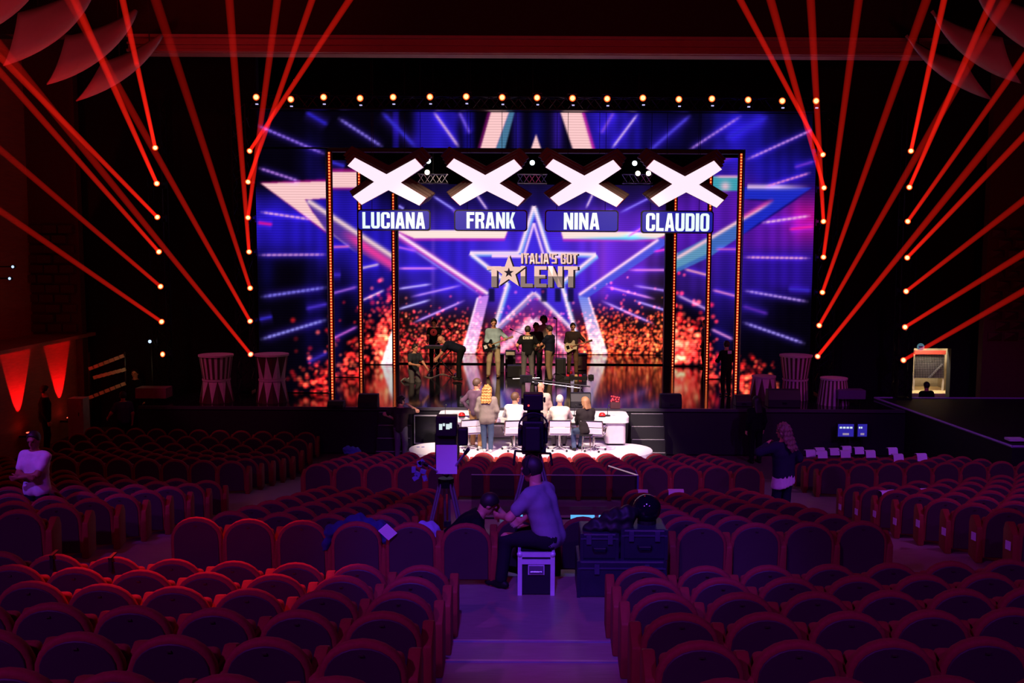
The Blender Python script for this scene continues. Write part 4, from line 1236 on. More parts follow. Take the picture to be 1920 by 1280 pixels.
MB().box((0, 0.45, 0.33), (2 * hw - 1.0, 0.06, 0.56)).obj('modesty_panel', 'desk_panel', t)
MB().box((0, -0.02, 0.50), (2 * hw - 1.2, 0.6, 0.03)).obj('shelf', 'desk_white', t)
for k, px in enumerate((866, 962, 1042, 1129)):
    p = PZ(px, 781, ZD)
    t = thing('buzzer', f"red dome buzzer on the jury desk, {ORD[k]} from the left", 'button', (p.x, p.y, ZD), group='jury buzzers')
    MB().cyl((0, 0, 0), (0, 0, 0.03), 0.095, 0.09, 18).obj('base', 'black_gloss', t)
    MB().lathe([(0.085, 0.03), (0.082, 0.06), (0.07, 0.085), (0.045, 0.105), (0.001, 0.112)], 18, cap=False).obj('dome', 'buzzer_red', t, smooth=True)
for k, px in enumerate((835, 1003, 1077, 1139)):
    p = PZ(px, 780, ZD)
    t = thing('desk_microphone', f"small black gooseneck microphone on the jury desk, {ORD[k]} from the left", 'microphone', (p.x, p.y, ZD), group='desk microphones')
    MB().lathe([(0.075, 0), (0.07, 0.03), (0.02, 0.04)], 14).obj('base', 'black', t)
    MB().tube([(0, 0, 0.03), (0.0, -0.02, 0.18), (0.02, -0.08, 0.28)], 0.008).obj('stem', 'black', t)
    MB().cyl((0.02, -0.08, 0.28), (0.03, -0.12, 0.32), 0.018, n=8).obj('capsule', 'black', t)
def jury_chair(label, x, y, rz):
    t = thing('office_chair', label, 'chair', (x, y, ZPLAT), rz, 'white jury chairs')
    MB().box((0, 0, 0.43), (0.50, 0.46, 0.035)).obj('seat', 'chair_mesh', t, bevel=0.012)
    rot = Matrix.Rotation(R_(10), 3, 'X')
    for zc in (0.54, 0.71):
        MB().box((0, -0.25 - 0.17 * (zc - 0.45), zc), (0.50, 0.03, 0.155), rot=rot).obj('backrest', 'chair_mesh', t, bevel=0.01)
    for s in (-1, 1):
        MB().tube([(s * 0.265, 0.24, 0.43), (s * 0.265, -0.23, 0.43), (s * 0.265, -0.32, 0.80)], 0.014, 8).obj('side_frame', 'chrome', t)
        MB().tube([(s * 0.27, -0.27, 0.60), (s * 0.30, -0.05, 0.62), (s * 0.30, 0.12, 0.59), (s * 0.27, 0.10, 0.44)], 0.013, 8).obj('armrest', 'chrome', t)
    MB().tube([(-0.265, -0.32, 0.80), (0.265, -0.32, 0.80)], 0.014, 8).obj('top_rail', 'black_metal', t)
    MB().cyl((0, 0, 0.09), (0, 0, 0.42), 0.028, n=10).obj('column', 'chrome', t)
    for i in range(5):
        a = 2 * math.pi * i / 5 + 0.3
        b = MB().tube([(0, 0, 0.10), (0.30 * math.cos(a), 0.30 * math.sin(a), 0.07)], 0.018, 6).obj('base_leg', 'chrome', t)
        MB().cyl((0.30 * math.cos(a), 0.30 * math.sin(a) - 0.02, 0.028), (0.30 * math.cos(a), 0.30 * math.sin(a) + 0.02, 0.028), 0.027, n=8).obj('caster', 'black', b)
jc = [(-1.62, 24.62, 0.35), (-0.47, 24.55, 0.15), (0.67, 24.60, 0.0), (1.52, 24.55, -0.22)]
for k, (x, y, rz) in enumerate(jc):
    jury_chair(['white mesh office chair mostly behind the standing blonde woman', 'white mesh office chair under the man in the white shirt', 'white mesh office chair under the grey-haired sitter', 'empty white mesh office chair at the right end of the jury desk'][k], x, y, rz)

# ---- stage steps either side of the desk
for s, px0, px1 in ((-1, 703, 768), (1, 1186, 1250)):
    x0, x1 = P(px0, 800, 25.6).x, P(px1, 800, 25.6).x
    t = thing('stage_steps', f"black steps up to the stage {'left' if s < 0 else 'right'} of the jury desk", 'stairs', ((x0 + x1) / 2, 26.42, -0.03))
    for i in range(4):
        h = 0.31 * (4 - i) - 0.06
        y = -0.10 - 0.20 * i
        MB().box((0, y, h / 2), (x1 - x0, 0.20, h)).obj('step', 'black', t)
        MB().box((0, y - 0.09, h + 0.006), (x1 - x0 - 0.04, 0.02, 0.012)).obj('nosing_strip', M('strip_grey', (0.35, 0.33, 0.36), 0.4), t)
# ---- things along the stage front
def wedge(label, px, py, wpx, hpx, Y=27.0):
    pos = PZ(px, py, ZS); sc = S(pos.y)
    w_, h_ = wpx / sc, hpx / sc
    t = thing('stage_monitor', label, 'speaker', pos, 0, 'stage monitor wedges')
    prof = [(0, 0), (0.42, 0), (0.36, h_), (0.12, h_), (0, h_ * 0.45)]
    MB().prism(prof, -w_ / 2, w_ / 2, plane='YZ').obj('cabinet', 'black', t, bevel=0.012, seg=1)
    MB().box((0, 0.40, h_ * 0.5), (w_ * 0.86, 0.02, h_ * 0.7)).obj('grille', 'black_metal', t)
    MB().box((0, -0.006, h_ * 0.25), (0.12, 0.012, 0.05)).obj('handle', 'black_metal', t)
for a in (('black stage monitor wedge left of the curly-haired man', 689, 765, 37, 25), ('small black stage monitor behind the man in the purple sweater', 872, 763, 22, 18), ('black stage monitor wedge behind the seated woman', 1089, 764, 39, 26), ('black stage monitor wedge at the right of the stage front', 1259, 765, 40, 25), ('low black stage monitor at the foot of the left light strip', 628, 765, 30, 12), ('low black stage monitor near the right light strip', 1395, 762, 30, 20), ('bulky black monitor in front of the tall striped podium', 1471, 764, 62, 33)):
    wedge(*a)
pos = PZ(1153, 765, ZS)
t = thing('flower_box', 'small dark box with red flowers on the stage edge', 'planter', pos)
MB().box((0, 0, 0.09), (0.26, 0.2, 0.18)).obj('box', M('box_maroon', (0.06, 0.015, 0.02), 0.6), t)
fm = MB()
for i in range(26):
    fm.sphere((random.uniform(-.12, .12), random.uniform(-.08, .08), random.uniform(.18, .31)), 0.03, 6, 4)
o = fm.obj('flowers', M('flower_red', (0.45, 0.03, 0.05), 0.6), t); o['kind'] = 'stuff'
# TV monitor under the stage edge
a, b = P(777, 831, 26.2), P(825, 778, 26.2)
t = thing('television', 'black flat television with thin grey frame below the stage edge, left', 'television', ((a.x + b.x) / 2, 26.2, 0))
hz_ = b.z - a.z
MB().box((0, 0, a.z + hz_ / 2), (b.x - a.x, 0.06, hz_)).obj('frame', M('strip_grey', (0.35, 0.33, 0.36), 0.4), t)
MB().box((0, -0.034, a.z + hz_ / 2), (b.x - a.x - 0.05, 0.01, hz_ - 0.05)).obj('panel', 'black_gloss', t)
MB().box((0, 0.0, a.z / 2 - 0.02), (0.3, 0.2, a.z)).obj('stand', 'black', t)
# small camera jib on the stage front
p0, p1, pt = P(985, 710, 27.6), P(1090, 723, 27.6), P(1088, 724, 27.6)
t = thing('camera_jib', 'small camera jib arm on a tripod at the stage front', 'camera crane', (pt.x, pt.y, ZS))
o_ = Vector((pt.x, pt.y, ZS))
MB().tube([p0 - o_, p1 - o_ + Vector((0.25, 0, -0.02))], 0.022, 8).obj('arm', 'black_metal', t)
MB().tube([p0 - o_ + Vector((0, 0, -0.06)), p1 - o_ + Vector((0.0, 0, -0.07))], 0.012, 6).obj('tension_rod', 'aluminium', t)
for i in range(3):
    a = 2 * math.pi * i / 3 + 0.4
    MB().tube([pt - o_, (0.22 * math.cos(a), 0.22 * math.sin(a), 0.0)], 0.016, 6).obj('leg', 'black_metal', t)
MB().box(p0 - o_ + Vector((0.02, 0, 0.0)), (0.34, 0.14, 0.20)).cyl(p0 - o_ + Vector((0, -0.08, 0)), p0 - o_ + Vector((0, -0.22, 0)), 0.06).obj('camera_head', 'black_metal', t)
MB().tube([p0 - o_ + Vector((-0.35, 0, 0)), p0 - o_ + Vector((0.4, 0, 0.03))], 0.012, 6).obj('handle_bar', 'aluminium', t)
MB().cyl(p0 - o_ + Vector((0.25, 0, -0.12)), p0 - o_ + Vector((0.36, 0, -0.12)), 0.08, n=12).obj('hub', 'black_metal', t)

# ---- band gear
t = thing('keyboard', 'black stage keyboard on a cross-legged stand, played by the bearded man', 'keyboard', PZ(826, 702, ZS))
MB().box((0.08, 0, 0.93), (1.15, 0.34, 0.09)).obj('case', 'black', t, bevel=0.01)
MB().box((0.08, 0.08, 0.98), (1.0, 0.16, 0.02)).obj('keys', 'white_plastic', t)
for s in (-1, 1):
    MB().tube([(s * 0.42, -0.1, 0.02), (-s * 0.36 + 0.05, 0.0, 0.88)], 0.022, 8).obj('stand_leg', 'black_metal', t)
MB().box((0.5, -0.1, 0.02), (0.05, 0.5, 0.04)).obj('stand_foot', 'black_metal', t)
MB().box((-0.4, -0.1, 0.02), (0.05, 0.5, 0.04)).obj('stand_foot', 'black_metal', t)
def amp(label, px, py, wpx, hpx, grille='black', headtop=False):
    pos = PZ(px, py, ZS); sc = S(pos.y); w_, h_ = wpx / sc, hpx / sc
    t = thing('amplifier', label, 'amplifier', pos, 0, 'stage amplifiers')
    MB().box((0, 0, h_ / 2), (w_, 0.4, h_)).obj('cabinet', 'black', t, bevel=0.015)
    MB().box((0, -0.205, h_ * 0.45), (w_ * 0.88, 0.012, h_ * 0.8)).obj('grille', grille, t)
    if headtop:
        MB().box((0, 0, h_ + 0.12), (w_, 0.34, 0.22)).obj('amp_head', 'black', t, bevel=0.01)
        MB().box((0, -0.175, h_ + 0.13), (w_ * 0.86, 0.01, 0.11)).obj('face_plate', M('face_cream', (0.75, 0.68, 0.55), 0.4), t)
        MB().lathe([(0.02, 0), (0.08, 0.03), (0.19, 0.05), (0.20, 0.06)], 20).obj('cone', 'black_gloss', t, smooth=True)
        c = t.children[-1]; c.location = (0, -0.21, h_ * 0.42); c.rotation_euler = (R_(90), 0, 0)
        for sx_ in (-1, 1):
            for sz_ in (0.06, 0.94):
                MB().box((sx_ * (w_ / 2 - 0.04), -0.19, h_ * sz_), (0.09, 0.05, 0.07)).obj('corner', 'aluminium', t)
amp('black bass amplifier with cream-faced head behind the group', 957, 692, 19, 24, headtop=True)
amp('tan-fronted amplifier right behind the bass player', 1089, 693, 22, 31, grille=M('grille_tan', (0.25, 0.17, 0.11), 0.8))
amp('low black amplifier between the cargo-trousered man and the bassist', 1051, 700, 20, 29)
amp('low black box beside the light-blue shirted guitarist', 938, 697, 14, 34)
amp('black floor box behind the group of crew', 968, 706, 34, 22)
def mic_stand(label, px, py, pytop, boom=None):
    pos = PZ(px, py, ZS); top = P(px, pytop, pos.y).z - ZS
    t = thing('microphone_stand', label, 'microphone stand', pos, 0, 'microphone stands')
    for i in range(3):
        a = 2 * math.pi * i / 3
        MB().tube([(0, 0, 0.14), (0.26 * math.cos(a), 0.26 * math.sin(a), 0.01)], 0.011, 6).obj('foot', 'black_metal', t)
    MB().cyl((0, 0, 0.10), (0, 0, top), 0.014, n=8).obj('pole', 'black_metal', t)
    e = Vector((0, 0, top))
    if boom:
        e = P(*boom, pos.y - 0.2) - pos
        MB().tube([(0, 0, top), e], 0.010, 6).obj('boom', 'black_metal', t)
    MB().cyl(e, e + Vector((-0.10, -0.05, 0.05)), 0.02, 0.032, 8).obj('microphone', 'black', t)
mic_stand('tall black microphone stand between the crew and the bassist', 1043, 706, 598)
mic_stand('boom microphone stand reaching left behind the crew man', 984, 702, 628, (962, 619))
mic_stand('short microphone stand beside the keyboard', 846, 697, 618)
pos = PZ(1080, 708, ZS)
t = thing('pedal_board', 'pedal board with small red and yellow pedals in front of the bassist', 'pedal board', pos)
MB().box((0, 0, 0.03), (0.75, 0.3, 0.06)).obj('board', 'black', t)
for i, c in enumerate(('buzzer_red', 'black_metal', M('pedal_gold', (0.7, 0.45, 0.15), 0.4), 'buzzer_red', 'black_metal')):
    MB().box((-0.28 + 0.14 * i, 0, 0.085), (0.10, 0.2, 0.05), taper=0.9).obj('pedal', c, t)
for k, (px, py, label) in enumerate(((1062, 712, 'dark effects pedal left of the pedal board'), (1108, 708, 'dark effects pedal right of the pedal board'), (1068, 700, 'small red box behind the pedal board'))):
    pos = PZ(px, py, ZS)
    t = thing('effects_pedal', label, 'pedal', pos)
    MB().box((0, 0, 0.05), (0.2, 0.16, 0.1), taper=0.85).obj('body', 'buzzer_red' if k == 2 else 'black', t, bevel=0.01)
    MB().cyl((0, -0.03, 0.10), (0, -0.03, 0.125), 0.025, n=8).obj('switch', 'chrome', t)
cb = []
for i in range(40):
    u = i / 39
    q = PZ(796 + 62 * u, 706 + 3 * math.sin(u * 9) - 2 * u, ZS)
    cb.append((q.x, q.y, ZS + 0.012))
tag(MB().tube(cb, 0.014, 5).obj('cable', M('cable_grey', (0.35, 0.28, 0.24), 0.6), None), 'pale cable lying on the stage between kneeling man and keyboard', 'cable')

# ================================================================== cameras and gear in the stalls
M('prompter', (0.80, 0.76, 0.84), 0.7, var=0.04)
M('view_screen', (0.02, 0.02, 0.02), 0.3, emit=(0.75, 0.9, 0.92), estr=0.9)
def tripod(t, z0, ztop, spread, mat='aluminium', feet=None):
    for i in range(3):
        a = 2 * math.pi * i / 3 + math.pi / 2
        f = Vector((spread * math.cos(a), spread * math.sin(a), z0[i]))
        h = Vector((0.08 * math.cos(a), 0.08 * math.sin(a), ztop))
        n = Vector((-math.sin(a), math.cos(a), 0)) * 0.028
        l = MB().tube([h + n, f.lerp(h, 0.5) + n], 0.016, 8).tube([h - n, f.lerp(h, 0.5) - n], 0.016, 8).tube([f.lerp(h, 0.52), f], 0.018, 8).obj('tripod_leg', mat, t)
        MB().box(f.lerp(h, 0.5), (0.09, 0.06, 0.07)).obj('leg_clamp', 'black', l)
        MB().cyl(f, f + Vector((0, 0, 0.03)), 0.035, n=8).obj('foot', 'black', l)
    MB().cyl((0, 0, ztop - 0.05), (0, 0, ztop + 0.06), 0.10, 0.10, 12).obj('tripod_head', 'black_metal', t)
# left camera with paper-covered back, monitor and pan bars
c0 = P(836, 860, 12.2)
zf = level(c0.x, c0.y)
t = thing('broadcast_camera', 'broadcast camera on a tripod with a sheet of paper on its back, left one', 'camera', (c0.x, c0.y, zf))
rel = lambda px, py, Y: P(px, py, Y) - Vector((c0.x, c0.y, zf))
tripod(t, [level(c0.x, c0.y + 0.45) - zf, 0.0, 0.0], rel(838, 905, 12.2).z, 0.34)
bc = rel(838, 835, 12.3)
MB().box(bc + Vector((0, 0.1, 0.0)), (0.26, 0.62, 0.40)).obj('camera_body', 'black', t, bevel=0.02)
MB().cyl(bc + Vector((0, 0.40, 0.0)), bc + Vector((0, 0.78, 0.0)), 0.11, 0.13, 16).obj('lens', 'black_gloss', t)
a, b = rel(818, 888, 11.95), rel(857, 834, 11.95)
MB().box(((a.x + b.x) / 2, a.y, (a.z + b.z) / 2), (b.x - a.x, 0.008, b.z - a.z)).obj('paper_sheet', 'prompter', t)
a, b = rel(817, 818, 12.0), rel(856, 781, 12.0)
vf = MB().box(((a.x + b.x) / 2, a.y + 0.1, (a.z + b.z) / 2), (b.x - a.x, 0.2, b.z - a.z)).obj('viewfinder', 'black', t, bevel=0.012)
for q0, q1, r0, r1 in ((823, 829, 795, 806), (830, 834, 794, 799), (836, 843, 795, 805), (843, 847, 793, 803)):
    a2, b2 = rel(q0, r1, 11.98), rel(q1, r0, 11.98)
    MB().box(((a2.x + b2.x) / 2, a.y - 0.004, (a2.z + b2.z) / 2), (b2.x - a2.x, 0.006, b2.z - a2.z)).obj('screen_image', 'view_screen', vf)
MB().box((b.x + 0.07, a.y + 0.12, a.z - 0.02), (0.12, 0.14, 0.22)).obj('side_unit', 'black', t, bevel=0.02)
for e in ((872, 850), (800, 872)):
    q = rel(*e, 11.7)
    MB().tube([rel(838, 893, 12.2), q], 0.014, 8).obj('pan_bar', 'aluminium', t)
    MB().cyl(q, q + (q - rel(838, 893, 12.2)).normalized() * 0.12, 0.022, n=8).obj('grip', 'black', t)
cl = MB()
for i in range(7):
    q = rel(776 + 3.5 * i, 880 + 16 * math.sin(i * 1.3), 12.0)
    cl.box(q, (0.05, 0.05, 0.07), rot=Matrix.Rotation(i, 3, 'Y'))
cl.obj('cable_bundle', M('cable_blue', (0.18, 0.2, 0.5), 0.5), t)
# right camera, tall and dark, on its own tripod
c0 = P(1000, 860, 12.3)
zf = level(c0.x, c0.y)
t = thing('broadcast_camera', 'tall dark broadcast camera on a tripod in front of the seated operator', 'camera', (c0.x, c0.y, zf))
tripod(t, [level(c0.x, c0.y + 0.5) - zf, 0.0, 0.0], rel(1000, 850, 12.3).z, 0.46)
def bb(nm, x0, x1, y0, y1, Y, d, mat='black', bev=0.02):
    a, b = rel(x0, y1, Y), rel(x1, y0, Y)
    return MB().box(((a.x + b.x) / 2, a.y + d / 2, (a.z + b.z) / 2), (b.x - a.x, d, b.z - a.z)).obj(nm, mat, t, bevel=bev)
bb('viewfinder', 981, 1019, 739, 770, 12.1, 0.22)
bb('viewfinder_neck', 988, 1014, 770, 790, 12.2, 0.16)
bb('camera_body', 979, 1020, 790, 840, 12.15, 0.7)
bb('battery_pack', 984, 1014, 800, 846, 11.95, 0.2)
bb('side_handle', 971, 979, 803, 836, 12.3, 0.3)
bb('side_handle', 1020, 1027, 800, 832, 12.3, 0.3)
bb('base_plate', 978, 1024, 838, 852, 12.2, 0.4)
bb('side_knob', 1019, 1023, 745, 755, 12.15, 0.06)
bb('side_knob', 977, 981, 747, 757, 12.15, 0.06)
lc = rel(1000, 812, 12.9)
MB().cyl(lc, lc + Vector((0, 0.45, 0)), 0.13, 0.15, 16).obj('lens', 'black_gloss', t)
M('tally', (0.4, 0, 0), 0.4, emit=(1.0, 0.05, 0.05), estr=2.5)
for px, py in ((998, 863), (990, 866), (991, 760)):
    q = rel(px, py, 12.1)
    MB().cyl(q, q + Vector((0, -0.008, 0)), 0.012, n=8).obj('tally_lamp', 'tally', t)
for e in ((966, 845), (1032, 850)):
    MB().tube([rel(1000, 848, 12.2), rel(*e, 11.8), rel(e[0] + (3 if e[0] > 1000 else -3), 872, 11.7)], 0.014, 8).obj('pan_bar', 'black_metal', t)
hp = []
for i in range(15):
    an = math.pi * i / 14
    hp.append(rel(1000 - 27 * math.cos(an), 800 - 26 * math.sin(an), 12.1))
MB().tube(hp, 0.012, 6).obj('cable_loop', 'black', t)

# flight case the operator sits on
a, b = P(971, 1103, 10.05), P(1040, 1036, 10.05)
w_, h_ = b.x - a.x, b.z - ZLAND
t = thing('flight_case', 'black flight case with pale metal edges, used as a seat', 'case', ((a.x + b.x) / 2, 10.05, ZLAND))
M('case_edge', (0.75, 0.72, 0.80), 0.4, 0.2)
M('case_black', (0.012, 0.012, 0.02), 0.5)
D_ = 0.42
MB().box((0, D_ / 2, h_ / 2), (w_ - 0.03, D_ - 0.03, h_ - 0.02)).obj('panel', 'case_black', t)
e = 0.028
for s in (-1, 1):
    for yy_ in (0.012, D_ - 0.012):
        MB().box((s * (w_ / 2 - 0.02), yy_, h_ / 2), (0.045, 0.03, h_)).obj('edge_trim', 'case_edge', t)
    MB().box((s * (w_ / 2 - 0.012), D_ / 2, h_ - 0.02), (0.03, D_, 0.04)).obj('edge_trim', 'case_edge', t)
for zc in (h_ - 0.022, h_ - 0.098):
    MB().box((0, 0.010, zc), (w_ - 0.06, 0.03, 0.048)).obj('edge_trim', 'case_edge', t)
for s in (-1, 1):
    MB().sphere((s * (w_ / 2 - 0.02), 0.01, h_ - 0.02), 0.032, 10, 6).obj('ball_corner', 'case_edge', t, smooth=True)
MB().box((0, 0.004, h_ * 0.60), (0.17, 0.012, 0.105)).obj('latch_dish', 'case_edge', t)
MB().box((0, -0.004, h_ * 0.60), (0.15, 0.012, 0.085)).obj('latch_recess', M('latch_grey', (0.22, 0.2, 0.26), 0.4, 0.5), t)
MB().tube([(-0.06, -0.012, h_ * 0.56), (0.06, -0.012, h_ * 0.56)], 0.007, 6).obj('handle', 'chrome', t)
# pile of black equipment cases
M('case_dark', (0.020, 0.022, 0.038), 0.38, var=0.3)
M('case_latch', (0.12, 0.12, 0.2), 0.35, 0.6)
def trunk(label, x0, x1, y0, y1, Y, depth, zb):
    a, b = P(x0, y1, Y), P(x1, y0, Y)
    h_ = b.z - zb; w_ = b.x - a.x
    t = thing('equipment_case', label, 'case', ((a.x + b.x) / 2, Y, zb))
    MB().box((0, depth / 2, h_ / 2), (w_, depth, h_)).obj('body', 'case_dark', t, bevel=0.02)
    MB().box((0, -0.004, h_ * 0.80), (w_ * 0.98, 0.014, 0.016)).obj('lid_seam', 'case_latch', t)
    for s in (-0.28, 0.28):
        MB().box((s * w_, -0.012, h_ * 0.78), (0.05, 0.02, 0.10)).obj('latch', 'case_latch', t)
    MB().tube([(-0.07, -0.02, h_ * 0.5), (-0.06, -0.05, h_ * 0.46), (0.06, -0.05, h_ * 0.46), (0.07, -0.02, h_ * 0.5)], 0.010, 6).obj('handle', 'black', t)
    for s in (-1, 1):
        MB().box((s * (w_ / 2 - 0.015), 0.0, h_ / 2), (0.035, 0.02, h_)).obj('corner_strip', 'case_dark', t)
    return t, b.z
_, zt = trunk('lower black equipment case with two latches right of the flight case', 1082, 1250, 1052, 1103, 10.0, 0.55, ZLAND)
trunk('upper left black equipment case stacked beside the operator', 1088, 1160, 1000, 1052, 10.05, 0.48, zt)
_, zt2 = trunk('upper right black equipment case under the black dome', 1164, 1252, 993, 1052, 10.05, 0.48, zt)
pc = P(1213, 962, 10.3)
r_ = 26.5 / S(10.5)
t = thing('dome_light', 'glossy black ball resting on the upper right equipment case', 'ball', (pc.x, pc.y, zt2))
MB().sphere((0, 0, r_ + 0.01), r_, 28, 18).obj('ball', M('ball_black', (0.006, 0.006, 0.01), 0.08), t, smooth=True)
MB().cyl((0, 0, 0), (0, 0, 0.04), 0.10, n=16).obj('foot_ring', 'black', t)
# black cloth bundle over the cases
def lump(name, label, cat, centre, spots_, mat):
    m_ = MB()
    t_ = None
    V, Fc = sdf_mesh([('c', Vector(a), Vector(b), r0, r1) for a, b, r0, r1 in spots_], 0.02, 0.03)
    V = V + 0.012 * np.sin(V[:, [1, 2, 0]] * 55) 
    o = link(name, np_mesh(name, V, Fc, mat), None, centre)
    return tag(o, label, cat)
q = P(1150, 985, 10.1)
lump('cloth_bundle', 'crumpled black jacket thrown over the equipment cases', 'jacket', (q.x, q.y + 0.1, q.z - 0.12),
     [((-0.22, 0, 0.05), (0.0, 0, 0.16), 0.08, 0.09), ((0.0, 0, 0.16), (0.18, 0.02, 0.22), 0.09, 0.08), ((0.02, -0.05, 0.1), (0.06, -0.08, -0.18), 0.08, 0.05), ((0.14, 0, 0.2), (0.17, -0.06, -0.02), 0.07, 0.05), ((-0.2, 0, 0.05), (-0.26, -0.05, -0.1), 0.07, 0.04)], 'black')
q = P(668, 985, 10.45)
lump('jacket', 'dark blue jacket draped over a back-row seat on the left', 'jacket', (q.x, q.y + 0.06, q.z - 0.03),
     [((-0.28, 0, -0.04), (0.0, 0, 0.05), 0.06, 0.075), ((0.0, 0, 0.05), (0.28, 0, -0.02), 0.075, 0.06), ((-0.3, -0.1, -0.05), (-0.32, -0.13, -0.2), 0.05, 0.04), ((0.25, -0.05, 0.0), (0.34, -0.1, -0.18), 0.06, 0.045)], M('cloth_navy', (0.02, 0.03, 0.12), 0.9))
q = P(727, 997, 10.2)
pp = MB()
pp.box((0, 0, 0), (0.12, 0.01, 0.16), rot=Matrix.Rotation(R_(-40), 3, 'Y') @ Matrix.Rotation(R_(20), 3, 'X'))
tag(pp.obj('paper_sheet', 'paper', None), 'folded white paper beside the navy jacket on the back row', 'paper'); bpy.data.objects[-1] if False else None
o = C.objects[-1]; o.location = q
q = P(803, 985, 10.9)
lump('cloth_bag', 'pale blue cloth bag behind the back row, left of the camera tripod', 'bag', (q.x, q.y, q.z - 0.12),
     [((-0.05, 0, 0.1), (-0.09, 0, -0.2), 0.07, 0.11), ((0.05, 0, 0.08), (0.10, 0, -0.2), 0.07, 0.11)], M('cloth_pale', (0.30, 0.30, 0.5), 0.9))
q = P(663, 838, 23.9)
lump('cloth_bag', 'small blue bag on a front row seat left of the jury platform', 'bag', (q.x, q.y - 0.3, q.z - 0.06),
     [((-0.1, 0, 0.05), (0.12, 0, 0.0), 0.1, 0.1), ((0.1, 0, 0.0), (0.14, -0.05, -0.14), 0.09, 0.07)], M('cloth_blue', (0.05, 0.09, 0.3), 0.9))

# glass barrier and cyan light strip in the camera bay
def glass_mat():
    m = bpy.data.materials.new('acrylic'); m.use_nodes = True
    nt = m.node_tree
    for n in list(nt.nodes):
        if n.type != 'OUTPUT_MATERIAL': nt.nodes.remove(n)
    tr_ = nt.nodes.new('ShaderNodeBsdfTransparent'); tr_.inputs[0].default_value = (0.72, 0.70, 0.76, 1)
    gl = nt.nodes.new('ShaderNodeBsdfGlossy'); gl.inputs['Roughness'].default_value = 0.05
    lw_ = nt.nodes.new('ShaderNodeLayerWeight'); lw_.inputs[0].default_value = 0.12
    mx = nt.nodes.new('ShaderNodeMixShader')
    nt.links.new(lw_.outputs['Fresnel'], mx.inputs[0]); nt.links.new(tr_.outputs[0], mx.inputs[1]); nt.links.new(gl.outputs[0], mx.inputs[2])
    nt.links.new(mx.outputs[0], nt.nodes['Material Output'].inputs['Surface'])
    return m
GLASS = glass_mat()
YG = 17.6
zg = level(0, YG)
xa, xb = P(884, 890, YG).x, P(1196, 890, YG).x
zt = P(1040, 890, YG).z
t = thing('glass_barrier', 'clear acrylic barrier behind the cameras, with a pale top edge', 'barrier', ((xa + xb) / 2, YG, zg))
hw = (xb - xa) / 2
MB().box((0, 0, (zt - zg) / 2), (2 * hw, 0.02, zt - zg)).obj('back_pane', [GLASS], t)
qe = P(1141, 873, 18.15)
MB().box((hw, 0.22, (zt - zg) / 2), (0.02, 0.44, zt - zg)).obj('side_pane', [GLASS], t)
MB().tube([(hw, 0, zt - zg), (qe.x - (xa + xb) / 2, qe.y - YG, qe.z - zg)], 0.012, 6).obj('side_edge', M('edge_pale', (0.85, 0.75, 0.6), 0.3, emit=(1.0, 0.8, 0.55), estr=0.25), t)  # edge given slight emission in place of caught light
MB().box((0, -0.012, zt - zg), (2 * hw, 0.012, 0.012)).obj('top_edge', M('edge_dim', (0.35, 0.28, 0.3), 0.4), t)
MB().box((hw, -0.012, (zt - zg) / 2), (0.03, 0.03, zt - zg)).obj('post', M('post_blue', (0.04, 0.05, 0.2), 0.4), t)
M('cyan_tube', (0.2, 0.6, 0.7), 0.4, emit=(0.10, 0.55, 0.85), estr=0.85)
t = thing('light_tube', 'cyan light tube lying on the floor at the foot of the acrylic barrier', 'light tube', ((xa + xb) / 2, YG - 0.3, zg))
for x0, x1 in ((880, 892), (938, 980), (1070, 1115), (1123, 1144), (1182, 1192)):
    a, b = P(x0, 954, YG - 0.3).x - (xa + xb) / 2, P(x1, 954, YG - 0.3).x - (xa + xb) / 2
    MB().box(((a + b) / 2, 0, 0.05), (b - a, 0.05, 0.065)).obj('tube_section', 'cyan_tube', t)
MB().box((0, 0.04, 0.012), (2 * hw, 0.04, 0.024)).obj('rail', 'black_metal', t)

# ---- sheets of paper on the seats
def seat_paper(label, px, py, Y, w_=0.26, tilt=0.0):
    p = P(px, py, Y)
    t_ = MB()
    n = 5
    vs = []
    for i in range(n + 1):
        a = math.pi * i / n
        for s in (-1, 1):
            vs.append((s * w_ / 2, -0.065 * math.cos(a) * 1.0, 0.03 * math.sin(a)))
    for s in (-1, 1): vs.insert(0, (-s * w_ / 2 * 1.0, -0.10, -0.12))
    m = len(vs) // 2
    t_.add(vs, [(2 * i, 2 * i + 1, 2 * i + 3, 2 * i + 2) for i in range(m - 1)])
    o = t_.obj('paper_sheet', 'paper', None, fix=False)
    o.location = p; o.rotation_euler = (0, 0, tilt)
    md = o.modifiers.new('thick', 'SOLIDIFY'); md.thickness = 0.003
    return tag(o, label, 'paper', 'white paper sheets on seats')
seat_paper('white paper on the middle block seat nearest the acrylic barrier post', 1205, 921, 15.9, 0.16)
seat_paper('white paper over a seat top right of the acrylic barrier', 1267, 920, 15.9, 0.25)
seat_paper('white paper over a seat top, right middle block, the left of two', 1663, 922, 16.0, 0.27, 0.25)
seat_paper('white paper over a seat top, right middle block, the right of two', 1726, 919, 16.3, 0.24, 0.25)
for k, (px, py, Y) in enumerate(((1518, 845, 21.9), (1536, 841, 22.6), (1540, 847, 21.5), (1563, 842, 22.2), (1583, 846, 21.4), (1586, 838, 22.8), (1609, 840, 22.6), (1630, 846, 21.5), (1672, 841, 22.4), (1682, 853, 20.7), (1726, 852, 20.9))):
    seat_paper(f"white paper over a seat top in the front right block, {ORD[k]} from the left", px, py, Y, 0.22, 0.1)
